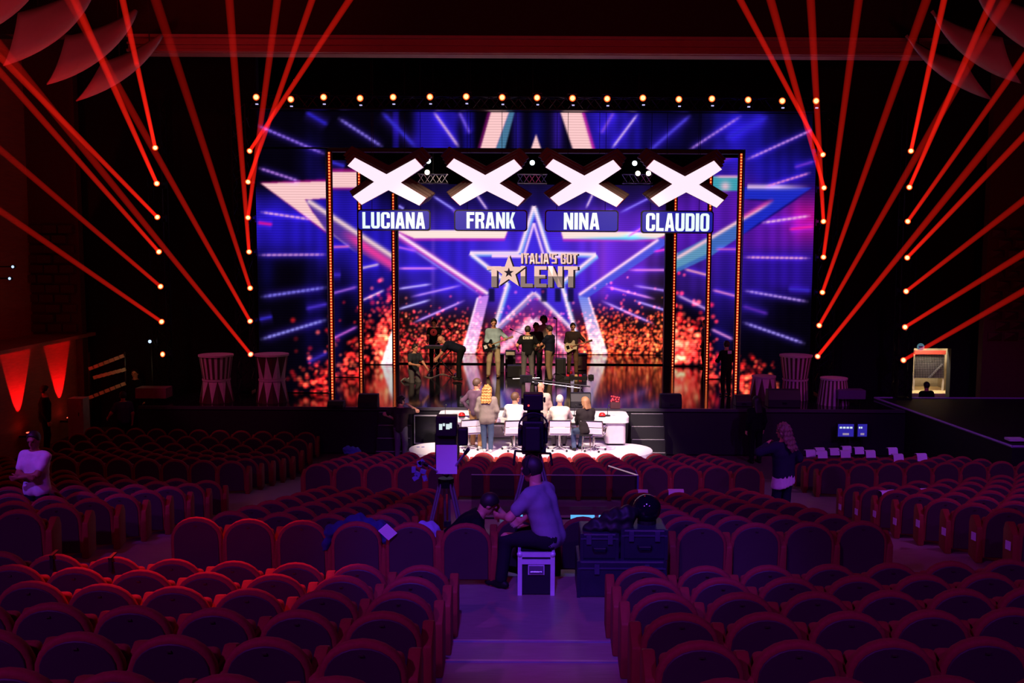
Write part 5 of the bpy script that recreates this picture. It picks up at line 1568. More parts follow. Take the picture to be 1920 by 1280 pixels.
for k, (px, py) in enumerate(((1579, 950), (1612, 959), (1645, 963), (1687, 977), (1732, 981), (1786, 996), (1838, 1005), (1908, 1022))):
    Yg = 16.9 - 0.86 * k
    p = P(px, py, Yg)
    o = MB().box((0, 0, 0), (0.085, 0.004, 0.10)).obj('row_sign', 'paper', None)
    o.location = (5.325, p.y, p.z); o.rotation_euler = (0, 0, R_(-78))
    tag(o, f"white notice on a seat end panel, right aisle, {ORD[k]} from the stage", 'notice', 'row notices')

# ---- raised side deck on the right with pale violet edges
M('edge_violet', (0.42, 0.36, 0.62), 0.4)
Ad, Bd, Cd = PZ(1640, 745, 1.3), PZ(1920, 735, 1.3), PZ(1898, 836, 1.3)
t = thing('side_deck', 'black raised side deck at the right with violet-lit edges', 'platform', (0, 0, 0))
Bd.y = min(Bd.y, 28.4)
poly_ = [(Ad.x, Ad.y), (Cd.x, Cd.y), (14.6, Cd.y - 0.1), (14.6, Bd.y)]
MB().prism(poly_, 0.0, 1.28, plane='XY').obj('deck', 'black', t)
for a, b in ((Ad, Cd), (Ad, Vector((14.6, Bd.y, 1.3)))):
    MB().tube([Vector((a.x, a.y, 1.29)), Vector((b.x, b.y, 1.29))], 0.03, 6).obj('edge_trim', 'edge_violet', t)
MB().tube([(Cd.x, Cd.y, 1.29), (14.6, Cd.y - 0.1, 1.29)], 0.03, 6).obj('edge_trim', 'edge_violet', t)
spot('flood_violet', (8.5, 14, 11), (10.8, 24.5, 1.3), (0.32, 0.07, 1.0), 900, 40, 0.7, 0.2)
q = PZ(1907, 828, 1.3)
tag(MB().box((q.x, q.y + 0.1, 1.34), (0.36, 0.26, 0.05)).obj('paper_stack', 'paper', None), 'stack of white paper on the near corner of the side deck', 'paper')
# small monitors under the deck edge
for k, (x0, x1) in enumerate(((1571, 1601), (1608, 1626))):
    a, b = P(x0, 818, 26.0), P(x1, 795, 26.0)
    t = thing('preview_monitor', f"small preview monitor showing the stage picture, {['left', 'right'][k]} of the pair below the deck", 'monitor', ((a.x + b.x) / 2, 26.0, -0.03))
    zc = (a.z + b.z) / 2 + 0.03; w_, h_ = b.x - a.x, b.z - a.z
    MB().box((0, 0.05, zc), (w_ + 0.06, 0.08, h_ + 0.06)).obj('bezel', 'black', t)
    MB().box((0, 0, zc), (w_, 0.01, h_)).obj('screen', M('mon_blue', (0.01, 0.01, 0.05), 0.3, emit=srgb(50, 40, 170), estr=0.8), t)
    for i in range(4 if k == 0 else 2):
        MB().box((-w_ * 0.33 + i * w_ * 0.22, -0.008, zc + h_ * 0.22), (w_ * 0.16, 0.006, h_ * 0.14)).obj('screen_image', 'view_screen', t)
    MB().box((0, -0.008, zc - h_ * 0.3), (w_ * 0.4, 0.006, h_ * 0.16)).obj('screen_image', M('mon_pale', (0.1, 0.1, 0.1), 0.3, emit=srgb(190, 170, 200), estr=0.6), t)
    MB().box((0, 0.06, (zc - h_ / 2) / 2), (0.06, 0.06, zc - h_ / 2)).obj('stand', 'black_metal', t)
# lit backstage bay with wire panel on the right
bxm = (bx0 + bx1) / 2
bw = bx1 - bx0
t = thing('backstage_room', 'lit backstage bay seen through the gap in the right drape', 'room', (bxm, 30.6, 0))
M('room_wall', (0.30, 0.25, 0.18), 0.8); M('room_floor', (0.65, 0.5, 0.28), 0.6); M('wire_grey', (0.55, 0.50, 0.48), 0.5); M('bay_red', (0.3, 0.03, 0.02), 0.6)
MB().box((0, 1.6, bz1 / 2 + 0.3), (bw + 1.2, 0.1, bz1 + 1.0)).obj('back_wall', 'room_wall', t)
MB().box((0, 0.8, bz0 + 0.05), (bw + 1.2, 1.6, 0.1)).obj('bay_floor', 'room_floor', t)
for s in (-1, 1):
    MB().box((s * (bw / 2 + 0.45), 0.8, bz1 / 2 + 0.3), (0.1, 1.6, bz1 + 1.0)).obj('side_wall', 'room_wall', t)
MB().box((0, 0.8, bz1 + 0.75), (bw + 1.2, 1.7, 0.1)).obj('bay_ceiling', 'room_wall', t)
a, b = P(1714, 708, 31.2), P(1771, 664, 31.2)
wp = thing('wire_panel', 'pale wire-grid panel with red top board in the lit backstage bay', 'panel', ((a.x + b.x) / 2, 31.2, bz0 + 0.1))
w_, z0_, z1_ = b.x - a.x, a.z - bz0 - 0.1, b.z - bz0 - 0.1
MB().box((0, 0.03, (z0_ + z1_) / 2), (w_, 0.03, z1_ - z0_)).obj('backing', 'wire_grey', wp)
gm = MB()
for i in range(19):
    gm.box((-w_ / 2 + w_ * i / 18, 0, (z0_ + z1_) / 2), (0.012, 0.012, z1_ - z0_))
for i in range(15):
    gm.box((0, -0.005, z0_ + (z1_ - z0_) * i / 14), (w_, 0.012, 0.012))
o = gm.obj('wire_grid', 'black_metal', wp); o['kind'] = 'stuff'
MB().box((0, 0, z1_ + 0.06), (w_ + 0.05, 0.08, 0.12)).obj('top_board', 'bay_red', wp)
for s in (-1, 1):
    MB().box((s * w_ / 2, 0.03, z0_ / 2 + 0.05), (0.05, 0.05, z0_ + 0.1)).obj('leg', 'wire_grey', wp)
MB().box((0.2, -0.02, (z0_ + z1_) / 2 - 0.15), (0.05, 0.03, 0.6), rot=Matrix.Rotation(R_(42), 3, 'Y')).obj('brace', 'aluminium', wp)
l = bpy.data.lights.new('bay_lamp', 'POINT'); l.energy = 190; l.color = (1.0, 0.86, 0.62); l.shadow_soft_size = 0.1
lo = bpy.data.objects.new('bay_lamp', l); lo.location = (bxm + 0.1, 30.75, bz1 + 0.45); C.objects.link(lo)
q = P(1726, 650, 29.6)
t = thing('round_sign', 'small white and teal round plate hanging above the wire panel', 'sign', q)
MB().cyl((0, 0, 0), (0, -0.02, 0), 0.11, n=16).obj('plate', M('sign_teal', (0.3, 0.6, 0.65), 0.4, emit=(0.2, 0.5, 0.55), estr=0.3), t)
MB().box((0, -0.025, 0.0), (0.12, 0.01, 0.05)).obj('mark', 'white_plastic', t)
MB().cyl((0, 0.0, 0.1), (0, 0, 15.5 - q.z), 0.006, n=5).obj('wire', 'black_metal', t)
# purple folding table and low table right of the striped podium
q = P(1594, 740, 27.0)
t = thing('side_table', 'dark purple equipment table beside the low striped podium', 'table', (q.x, 27.05, ZS))
MB().box((0, 0, 0.35), (0.75, 0.4, 0.24)).obj('top', M('table_purple', (0.10, 0.05, 0.16), 0.6), t)
for sx_ in (-0.32, 0.32):
    for sy_ in (-0.15, 0.15):
        MB().cyl((sx_, sy_, 0), (sx_, sy_, 0.24), 0.02, n=6).obj('leg', 'black_metal', t)
# ---- left side: cabinet, pale stair treads, small table
a, b = P(134, 806, 27.1), P(161, 744, 27.1)
t = thing('cabinet', 'pale narrow cabinet standing behind the front left seats', 'cabinet', ((a.x + b.x) / 2, 27.1, -0.03))
MB().box((0, 0, b.z / 2), (b.x - a.x, 0.4, b.z + 0.03)).obj('body', M('cab_pale', (0.45, 0.38, 0.45), 0.6), t, bevel=0.01)
MB().box((0, -0.205, b.z * 0.75), (b.x - a.x - 0.06, 0.012, b.z * 0.42)).obj('door', 'cab_pale', t)
MB().box((0.1, -0.22, b.z * 0.7), (0.015, 0.02, 0.1)).obj('handle', 'black_metal', t)
M('tread_pale', (0.62, 0.55, 0.36), 0.6)
t = thing('louvre_rack', 'rack of pale slanted slats glowing dimly at the left behind the seats', 'rack', (P(200, 700, 29.0).x, 29.0, 0))
o_ = Vector(t.location)
for r, (x0, y0, x1, y1) in enumerate(((166, 692, 233, 666), (175, 708, 236, 692), (166, 746, 236, 718))):
    for i in range(7):
        u = (i + 0.5) / 7
        c = P(x0 + (x1 - x0) * u, y0 + (y1 - y0) * u, 29.0) - o_
        MB().box(c, (0.13, 0.05, 0.10), rot=Matrix.Rotation(R_(-20), 3, 'Y')).obj('slat', 'tread_pale', t)
for px in (168, 234):
    MB().cyl(P(px, 660, 29.1) - o_, Vector(((P(px, 660, 29.1) - o_).x, 0.1, -0.03)), 0.03, n=8).obj('upright', 'black_metal', t)
l = bpy.data.lights.new('rack_lamp', 'POINT'); l.energy = 2.2; l.color = (1.0, 0.85, 0.45); l.shadow_soft_size = 0.05
lo = bpy.data.objects.new('rack_lamp', l); lo.location = P(240, 695, 28.3); C.objects.link(lo)
a, b = P(266, 746, 27.6), P(322, 731, 27.6)
t = thing('side_table', 'small dark red covered table left of the circus podiums', 'table', ((a.x + b.x) / 2, 27.4, -0.03))
MB().box((0, 0, b.z), (b.x - a.x, 0.5, 0.28)).obj('top', M('table_red', (0.30, 0.08, 0.12), 0.7), t)
for sx_ in (-0.3, 0.3):
    for sy_ in (-0.18, 0.18):
        MB().cyl((sx_, sy_, 0), (sx_, sy_, b.z - 0.1), 0.025, n=6).obj('leg', 'black_metal', t)
for k, (px, py, Y) in enumerate(((281, 640, 28.9), (24, 500, 25.0), (18, 522, 25.0))):
    p = P(px, py, Y)
    t = thing('work_light', ['small cold white work light left of the towers', 'upper tiny white lamp high on the left wall', 'lower tiny white lamp high on the left wall'][k], 'lamp', p)
    MB().cyl((0, 0.1, 0), (0, 0, 0), 0.04, 0.06, 10).obj('housing', 'black_metal', t)
    MB().cyl((0, 0, 0), (0, -0.008, 0), 0.05 if k == 0 else 0.035, n=10).obj('lens', M('lens_cold', (0.6, 0.7, 1), 0.3, emit=(0.55, 0.72, 1.0), estr=1.2), t)
    MB().box((-0.25 if k else 0, 0.12, 0.0 if k else -p.z / 2 * 1.0 - 0.0), (0.5 if k else 0.03, 0.03, 0.03 if k else p.z)).obj('bracket', 'black_metal', t)
# ================================================================== people
def ik(a, b, l1, l2, pole):
    a, b, pole = Vector(a), Vector(b), Vector(pole)
    d = b - a
    L = min(d.length, (l1 + l2) * 0.995)
    u = d.normalized()
    b = a + u * L
    x = (l1 * l1 - l2 * l2 + L * L) / (2 * L)
    h = math.sqrt(max(l1 * l1 - x * x, 1e-6))
    pv = pole - u * pole.dot(u)
    if pv.length < 1e-4: pv = u.orthogonal()
    return a + u * x + pv.normalized() * h, b
def cloth(name, rgb, rough=0.85):
    return M('cloth_' + name, rgb, rough, var=0.12, scale=25, spec=0.15)
def person(label, pos, yaw, H=1.75, hips=(0, 0, 0.93), lean=(0, 0.03, 1), wr=None, wl=None, er=(0.6, -0.6, -0.6), el=(-0.6, -0.6, -0.6),
           fr=(0.11, 0, 0), fl=(-0.11, 0, 0), kr=(0.15, 1, 0), kl=(-0.15, 1, 0), look=(0, 1, -0.1), shirt=None, trousers=None, shoe=None, sleeve='short',
           hair='short', hair_col=(0.02, 0.013, 0.01), skin='skin', jacket=False, twist=0.0, feet_dir=None, curl=0.7, shirt_len=0.0, toe=(0, 1, 0)):
    k = H / 1.75
    t = thing('person', label, 'person', pos, yaw)
    V3 = lambda v: Vector(v) * k
    hip = V3(hips)
    up = Vector(lean).normalized()
    fw0 = Vector((math.sin(twist), math.cos(twist), 0))
    fwd = (fw0 - up * fw0.dot(up)).normalized()
    rt = fwd.cross(up)
    waist = hip + up * 0.16 * k
    chest = hip + up * 0.36 * k
    neck = hip + up * 0.545 * k
    lk = Vector(look).normalized()
    hup = (up * 0.6 + Vector((0, 0, 1)) * 0.4).normalized()
    hf = (lk - hup * lk.dot(hup) * 0.55).normalized()
    hr = hf.cross(hup).normalized()
    hu = hr.cross(hf).normalized()
    headc = neck + (hup * 0.165 + hf * 0.02) * k
    shr, shl = neck - up * 0.088 * k + rt * 0.178 * k, neck - up * 0.088 * k - rt * 0.178 * k
    L = Vector((rt.x, rt.y, 0)).normalized() if Vector((rt.x, rt.y, 0)).length > 0.1 else Vector((1, 0, 0))
    hir, hil = hip + L * 0.095 * k, hip - L * 0.095 * k
    hang = lambda s, sg: s + Vector((0.07 * sg, 0.05, -0.52)) * k
    wr = V3(wr) if wr is not None else hang(shr, 1)
    wl = V3(wl) if wl is not None else hang(shl, -1)
    elr, wr = ik(shr, wr, 0.285 * k, 0.255 * k, er)
    ell, wl = ik(shl, wl, 0.285 * k, 0.255 * k, el)
    ar, al = V3(fr) + Vector((0, 0, 0.085 * k)), V3(fl) + Vector((0, 0, 0.085 * k))
    knr, ar = ik(hir, ar, 0.43 * k, 0.42 * k, kr)
    knl, al = ik(hil, al, 0.43 * k, 0.42 * k, kl)
    r = lambda x: x * k
    torso = [('c', hip + L * r(.06), waist + rt * r(.055), r(.115), r(.105)), ('c', hip - L * r(.06), waist - rt * r(.055), r(.115), r(.105)),
             ('c', waist + rt * r(.055), chest + rt * r(.075), r(.105), r(.115)), ('c', waist - rt * r(.055), chest - rt * r(.075), r(.105), r(.115)),
             ('c', chest + rt * r(.075), neck - up * r(.075) + rt * r(.10), r(.11), r(.075)), ('c', chest - rt * r(.075), neck - up * r(.075) - rt * r(.10), r(.11), r(.075)),
             ('c', shr, neck - up * r(.045), r(.060), r(.062)), ('c', shl, neck - up * r(.045), r(.060), r(.062))]
    uarm = [('c', shr, elr, r(.058), r(.043)), ('c', shl, ell, r(.058), r(.043))]
    farm = [('c', elr, wr, r(.042), r(.029)), ('c', ell, wl, r(.042), r(.029))]
    legs = [('c', hir, knr, r(.088), r(.058)), ('c', hil, knl, r(.088), r(.058)), ('c', knr, ar, r(.057), r(.038)), ('c', knl, al, r(.057), r(.038))]
    nk = [('c', neck - up * r(.05), headc - hu * r(.05), r(.058), r(.052))]
    cell = 0.021 * k
    Vb, Fb = sdf_mesh(torso + uarm + farm + legs + nk, cell, 0.014 * k)
    parts = [(Vb, Fb, 0)]
    # head
    Rm = np.array([list(hr), list(hf), list(hu)]).T
    E = lambda c, rad: ('e', headc + (hr * c[0] + hf * c[1] + hu * c[2]) * k, [x * k for x in rad], Rm)
    Pp = lambda x, y, z: headc + (hr * x + hf * y + hu * z) * k
    hd = [E((0, -.012, .02), (.076, .096, .098)), E((0, .022, -.05), (.058, .070, .062)), ('c', Pp(0, .088, .012), Pp(0, .112, -.022), r(.010), r(.015)),
          E((.078, -.005, -.01), (.014, .028, .034)), E((-.078, -.005, -.01), (.014, .028, .034)), ('c', Pp(-.035, .083, .032), Pp(.035, .083, .032), r(.013), r(.013)),
          ('c', Pp(0, -.03, -.06), neck, r(.056), r(.058)), ('c', Pp(0, .075, -.085), Pp(0, .07, -.09), r(.022), r(.022))]
    Vh, Fh = sdf_mesh(hd, 0.0105 * k, 0.007 * k)
    parts.append((Vh, Fh, 0))
    for sgn in (-1, 1):
        Ve, Fe = sdf_mesh([E((sgn * .033, .083, .008), (.014, .010, .009))], 0.006 * k, 0.003)
        parts.append((Ve, Fe, 1))
    Ve, Fe = sdf_mesh([('c', Pp(-.02, .092, -.058), Pp(.02, .092, -.058), r(.007), r(.007))], 0.006 * k, 0.003)
    parts.append((Ve, Fe, 2))
    # hands: palm, four fingers, thumb
    for wq, eq, sg in ((wr, elr, 1), (wl, ell, -1)):
        d = (wq - eq).normalized()
        n = (fwd - d * fwd.dot(d))
        n = n.normalized() if n.length > 0.05 else (up - d * up.dot(d)).normalized()
        sd = d.cross(n).normalized()                   # across the palm
        if sg < 0: sd = -sd
        n2 = sd.cross(d).normalized() * (1 if sg > 0 else -1)
        inward = -rt * sg
        cdir = inward - d * inward.dot(d)
        cdir = cdir.normalized() if cdir.length > 0.05 else n
        wide = d.cross(cdir).normalized()
        if wide.dot(fwd) < 0: wide = -wide              # thumb side faces forward
        pr = [('c', wq, wq + d * r(.03), r(.026), r(.026))]
        for j in range(4):
            off = wide * r(.030 - .020 * j)
            pr.append(('c', wq + d * r(.02) + off * 0.7, wq + d * r(.085) + off, r(.015), r(.012)))
            ln = (.052, .060, .056, .044)[j]
            a0 = wq + d * r(.085) + off
            d1 = (d * math.cos(curl * .6) + cdir * math.sin(curl * .6)).normalized()
            d2 = (d * math.cos(curl * 1.5) + cdir * math.sin(curl * 1.5)).normalized()
            a1 = a0 + d1 * r(ln * .55); a2 = a1 + d2 * r(ln * .6)
            pr += [('c', a0, a1, r(.0095), r(.0085)), ('c', a1, a2, r(.0085), r(.007))]
        th0 = wq + d * r(.03) + wide * r(.028)
        th1 = th0 + (d * .6 + wide * .75 + cdir * .3).normalized() * r(.04)
        th2 = th1 + (d * .85 + wide * .25 + cdir * .45).normalized() * r(.032)
        pr += [('c', th0, th1, r(.014), r(.011)), ('c', th1, th2, r(.011), r(.009))]
        Vd, Fd = sdf_mesh(pr, 0.0085 * k, 0.004 * k)
        parts.append((Vd, Fd, 0))
    off = 0; VV, FF, MI = [], [], []
    for v, f, m in parts:
        VV.append(v); FF.append(f + off); MI += [m] * len(f); off += len(v)
    link('body', np_mesh('body', np.concatenate(VV), np.concatenate(FF), [skin, 'eye', 'lip'], MI), t)
    # clothes: inflated shells that end at neckline, cuff, waist and hem
    if shirt is not None:
        g_ = 0.030 if jacket else 0.017
        sh_ = [('c', a, b, ra + r(g_), rb + r(g_)) for _, a, b, ra, rb in torso]
        if shirt_len:
            for s in (1, -1):
                sh_.append(('c', hip + L * r(.07 * s), hip + L * r(.085 * s) - Vector((0, 0, r(shirt_len))), r(.125), r(.125)))
        if sleeve == 'long':
            sh_ += [('c', a, b, ra + r(g_ - .002), rb + r(g_ - .002)) for _, a, b, ra, rb in uarm]
            sh_ += [('c', a, a.lerp(b, .93), ra + r(g_ - .003), rb + r(.012)) for _, a, b, ra, rb in farm]
        elif sleeve == 'short':
            sh_ += [('c', a, a.lerp(b, .62), ra + r(g_ + .002), rb + r(g_ + .012)) for _, a, b, ra, rb in uarm]
        Vs, Fs = sdf_mesh(sh_, 0.021 * k, 0.014 * k, cut=[(neck + up * r(.004), up)])
        Vs = Vs + 0.003 * k * np.sin(Vs[:, [2, 0, 1]] * 48 / k)
        link('jacket' if jacket else 'shirt', np_mesh('shirt', Vs, Fs, shirt), t)
    if trousers is not None:
        tr_ = [('c', hip + L * r(.06), waist + L * r(.045), r(.127), r(.112)), ('c', hip - L * r(.06), waist - L * r(.045), r(.127), r(.112))]
        tr_ += [('c', a, b, ra + r(.014), rb + r(.018)) for _, a, b, ra, rb in legs[:2]]
        tr_ += [('c', a, a.lerp(b, .96), ra + r(.018), rb + r(.024)) for _, a, b, ra, rb in legs[2:]]
        Vt, Ft = sdf_mesh(tr_, 0.022 * k, 0.013 * k, cut=[(waist - up * r(.02), up)])
        link('trousers', np_mesh('trousers', Vt, Ft, trousers), t)
    if shoe is not None:
        for a, kn in ((ar, knr), (al, knl)):
            td = Vector(toe)
            if feet_dir: td = Vector(feet_dir)
            td = td.normalized()
            dn = (a - kn).normalized()
            sole = a + dn * r(.045) if feet_dir else a - Vector((0, 0, r(.045)))
            Vf, Ff = sdf_mesh([('c', a, sole + td * r(.02), r(.045), r(.042)), ('c', sole - td * r(.055), sole + td * r(.16), r(.038), r(.034))], 0.018 * k, 0.010 * k)
            link('shoe', np_mesh('shoe', Vf, Ff, shoe), t)
    hm = M('hair_%d' % int(sum(hair_col) * 999), hair_col, 0.55, var=0.3, scale=40)
    cutp = [(Pp(0, .045, .045), hf * .86 - hu * .5)]
    if hair in ('short', 'curly', 'afro', 'long', 'bob', 'longcurl'):
        cap_r = {'short': 0.020, 'curly': 0.022, 'afro': 0.05, 'long': 0.02, 'bob': 0.022, 'longcurl': 0.03}[hair]
        hp = [E((0, -.016, .026), (.076 + cap_r, .096 + cap_r, .098 + cap_r))]
        if hair in ('long', 'bob', 'longcurl'):
            ln = {'long': .30, 'bob': .17, 'longcurl': .33}[hair]
            for x in (-.065, -.022, .022, .065):
                hp.append(('c', Pp(x, -.06, .02), Pp(x * (1.6 if hair == 'longcurl' else 1.15), -.135 if hair != 'bob' else -.09, -ln), r(.048), r(.050 if hair == 'longcurl' else .034)))
            for s in (-1, 1):
                hp.append(('c', Pp(s * .085, -.02, .03), Pp(s * .10, -.03, -ln * .8), r(.034), r(.034)))
        Vq, Fq = sdf_mesh(hp, 0.014 * k, 0.012 * k, cut=cutp)
        if hair in ('curly', 'afro', 'longcurl'):
            Vq = Vq + 0.011 * k * np.sin(Vq[:, [1, 2, 0]] * 85 / k) + 0.006 * k * np.sin(Vq[:, [2, 0, 1]] * 170 / k)
        link('hair', np_mesh('hair', Vq, Fq, hm), t)
    t_info = dict(head=headc, wr=wr, wl=wl, chest=chest, neck=neck, up=up, fwd=fwd, rt=rt, k=k, hip=hip)
    return t, t_info
BLK = cloth('black', (0.006, 0.006, 0.007)); NAVY = cloth('navyblack', (0.008, 0.010, 0.022)); JEAN = cloth('jeans', (0.05, 0.075, 0.13)); GREYT = cloth('grey', (0.13, 0.12, 0.12))
KHAKI = cloth('khaki', (0.38, 0.30, 0.18)); BROWN = cloth('brown', (0.13, 0.07, 0.035)); SHOE_D = cloth('shoe_dark', (0.012, 0.01, 0.01), 0.5); SHOE_W = cloth('shoe_white', (0.6, 0.58, 0.52), 0.6)
PI = math.pi
def place(fx, fy, hy, z=ZS):
    p = PZ(fx, fy, z)
    return p, P(fx, hy, p.y).z - z
def guitar(label, info, t, body_mat, pts, neck_end, bodyw=0.2):
    """solid guitar in front of a player; local coordinates of the player's frame -> world via t"""
    mw = Matrix.Translation(t.location) @ Matrix.Rotation(t.rotation_euler.z, 4, 'Z')
    a, b = Vector(pts), Vector(neck_end)
    g_ = thing('guitar', label, 'guitar', mw @ a, t.rotation_euler.z)
    d = (b - a).normalized()
    ang = math.atan2(d.z, -d.x)
    out = [(0.16, .02), (.13, .13), (.03, .17), (-.02, .12), (-.10, .11), (-.19, .19), (-.24, .15), (-.21, .06), (-.26, -.05), (-.22, -.15), (-.10, -.12), (.0, -.15), (.10, -.17), (.17, -.10)]
    ca, sa = math.cos(ang), math.sin(ang)
    rot2 = lambda x, z: (-(x * -ca - z * -sa) * 1.0, x * -sa * -1 + z * ca)
    pl = []
    for x, z in out:
        # x runs against the neck direction
        u = -x
        pl.append((d.x * u - d.z * z * -1 * (-1), d.z * u + (-d.x) * z * (-1) * (-1)))
    pl2 = [(d.x * -x + d.z * z, d.z * -x - d.x * z) for x, z in out]
    MB().prism(pl2, -0.02, 0.03).obj('body', body_mat, g_, bevel=0.008, seg=1)
    MB().tube([d * 0.1 + Vector((0, 0.035, 0)), (b - a)], 0.022, 6).obj('neck', M('guitar_neck', (0.30, 0.17, 0.08), 0.5), g_)
    MB().box((b - a) + d * 0.07, (0.14, 0.025, 0.07), rot=Matrix.Rotation(-math.atan2(d.z, d.x), 3, 'Y')).obj('headstock', 'guitar_neck', g_)
    MB().box(-d * 0.05 + Vector((0, 0.036, 0)), (0.10, 0.012, 0.12), rot=Matrix.Rotation(-math.atan2(d.z, d.x), 3, 'Y')).obj('pickguard', 'black_gloss' if body_mat != 'black_gloss' else 'white_plastic', g_)
    return g_

# ---- on stage
p, H = place(926, 707, 598)
t, i_ = person('guitarist in a light blue shirt and pale trousers facing the hall', p, PI - 0.15, H, wr=(.10, .24, 1.0), wl=(-.40, .30, 1.18), fr=(.16, .05, 0), fl=(-.14, 0, 0), look=(-.25, 1, -.5), shirt=cloth('skyblue', (0.34, 0.48, 0.52)), trousers=KHAKI, shoe=cloth('shoe_tan', (0.15, 0.08, 0.04), .5), sleeve='long')
guitar('dark electric guitar with white pickguard held by the light blue shirted man', i_, t, 'black_gloss', (.16 * H / 1.75, .25, .95 * H / 1.75), (-.52 * H / 1.75, .34, 1.22 * H / 1.75))
p, H = place(781, 717, 716 - 112)
t, i_ = person('kneeling man in a dark tee and grey jeans at the left of the stage', PZ(779, 717, ZS), R_(226), 1.70, hips=(0, -.10, .43), lean=(0, .12, 1), wr=(.20, .30, .62), wl=(-.24, .30, .48), fr=(.10, -.42, -.02), fl=(-.12, -.42, -.02), kr=(.1, 1, -.35), kl=(-.1, 1, -.35), look=(-.1, 1, -.25), shirt=cloth('charcoal', (0.035, 0.04, 0.05)), trousers=GREYT, shoe=SHOE_W, feet_dir=(0, -.75, -.35))
t, i_ = person('man in dark clothes bent double over the keyboard stand', PZ(858, 714, ZS), R_(84), 1.84, hips=(0, -.12, .96), lean=(0, .92, .34), wr=(.16, .66, .70), wl=(-.16, .62, .66), er=(.3, .2, -1), el=(-.3, .2, -1), fr=(.10, 0, 0), fl=(-.12, -.08, 0), look=(0, 1, -.5), shirt=NAVY, trousers=BLK, shoe=SHOE_D, hair='bald', curl=.9)
p, H = place(815, 692, 599)
t, i_ = person('keyboard player in a black tee with a red round print', p, PI - 0.1, H, wr=(.18, .42, 1.0), wl=(-.18, .42, 1.0), look=(.1, 1, -.6), shirt=BLK, trousers=BLK, shoe=SHOE_D, hair='curly')
MB().cyl(i_['chest'] + Vector((0, .135, .03)), i_['chest'] + Vector((0, .148, .03)), .125, n=18).obj('shirt_print', M('print_red', (0.55, 0.03, 0.05), 0.7), t)
MB().cyl(i_['chest'] + Vector((0, .148, .03)), i_['chest'] + Vector((0, .151, .03)), .03, n=10).obj('print_mark', BLK, t)
MB().tube([i_['neck'] + Vector((.12, .04, -.05)), i_['neck'] + Vector((.05, .12, -.09)), i_['neck'] + Vector((-.05, .12, -.09)), i_['neck'] + Vector((-.12, .04, -.05))], .012, 6).obj('collar', 'paper', t)
p, H = place(989, 716, 612)
t, i_ = person('crew man in black tee seen from behind, CREW across his shoulders', p, 0.05, H, wr=(.34, .30, 1.05), wl=(-.30, .16, 1.02), fr=(.15, 0, 0), fl=(-.13, 0, 0), look=(.5, 1, -.25), shirt=BLK, trousers=GREYT, shoe=SHOE_D)
tm = text_mb('CREW', .085, .31, .12, .008, 0)
kk = i_['k']
o = tm.obj('lettering', M('print_cream', (0.9, 0.82, 0.6), 0.8), t)
o.location = i_['chest'] + Vector((0.0, -.150 * kk, .075 * kk))
p, H = place(1004, 704, 606)
person('dark curly-haired man in a green shirt huddled with the crew', p, PI + 0.5, H, wr=(.2, .35, 1.1), wl=(-.15, .35, 1.05), look=(.2, 1, -.5), shirt=cloth('olive', (0.05, 0.055, 0.035)), trousers=BLK, shoe=SHOE_D, hair='curly', sleeve='long', skin='skin_dark')
p, H = place(1019, 690, 594)
person('singer with a big afro and pale shirt at the back of the huddle', p, PI, H, look=(.3, 1, -.3), shirt=cloth('beige', (0.5, 0.42, 0.32)), trousers=BLK, shoe=SHOE_D, hair='afro', skin='skin_dark', sleeve='long')
p, H = place(1031, 714, 611)
t, i_ = person('crew man in navy tee and khaki cargo trousers seen side on', p, R_(62), H, wr=(.12, .40, .92), wl=(-.10, .42, 1.02), look=(0, 1, -.4), fr=(.12, .04, 0), fl=(-.10, -.05, 0), shirt=NAVY, trousers=cloth('cargo', (0.22, 0.15, 0.08)), shoe=SHOE_D)
p, H = place(1073, 702, 606)
t, i_ = person('bass player in a brown sweater and loose brown trousers', p, PI + 0.08, H, wr=(.12, .22, 1.0), wl=(-.40, .26, 1.14), look=(-.1, 1, -.6), fr=(.13, 0, 0), fl=(-.13, .05, 0), shirt=cloth('brownknit', (0.05, 0.032, 0.028)), trousers=BROWN, shoe=SHOE_D, sleeve='long')
guitar('cream electric bass held by the man in the brown sweater', i_, t, M('guitar_cream', (0.80, 0.68, 0.42), 0.4), (.14 * H / 1.75, .24, .97 * H / 1.75), (-.50 * H / 1.75, .30, 1.16 * H / 1.75))
p, H = place(1322, 690, 600)
person('stagehand in a pale shirt half hidden behind the right light strips', p, R_(60), H, shirt=cloth('palegreen', (0.25, 0.3, 0.26)), trousers=BLK, shoe=SHOE_D, sleeve='short')
p, H = place(1361, 742, 640)
t, i_ = person('stagehand in black carrying a pale sheet near the right light strip', p, 0.4, H, wr=(.2, .3, 1.1), wl=(-.2, .3, 1.1), shirt=BLK, trousers=BLK, shoe=SHOE_D, sleeve='long')
MB().box(i_['chest'] + Vector((0, -.15, .12)), (.13, .01, .09)).obj('back_tag', 'paper', t)

# ---- round the jury desk
p = P(751, 800, 25.35); p.z = -0.03
person('curly-haired man in a dark tee holding a phone to his ear', p, -0.35, 1.73, wr=(.20, .14, 1.52), wl=(-.28, .10, 1.16), er=(1, .3, -.5), el=(-1, -.4, -.2), look=(.4, 1, -.2), shirt=cloth('maroonblack', (0.03, 0.018, 0.02)), trousers=cloth('greyjean', (0.12, 0.12, 0.13)), shoe=SHOE_D, hair='curly', hair_col=(0.02, 0.01, 0.008))
p = P(893, 800, 24.72); p.z = ZPLAT
person('man in a purple sweater and tan trousers standing left of the blonde woman', p, -0.5, 1.76, wl=(-.26, .05, .98), er=(.5, -1, 0), el=(-1, -.6, 0), look=(.6, 1, -.4), shirt=cloth('plum', (0.13, 0.07, 0.11)), trousers=cloth('tan', (0.40, 0.22, 0.09)), shoe=SHOE_W, sleeve='long', hair_col=(0.10, 0.055, 0.03))
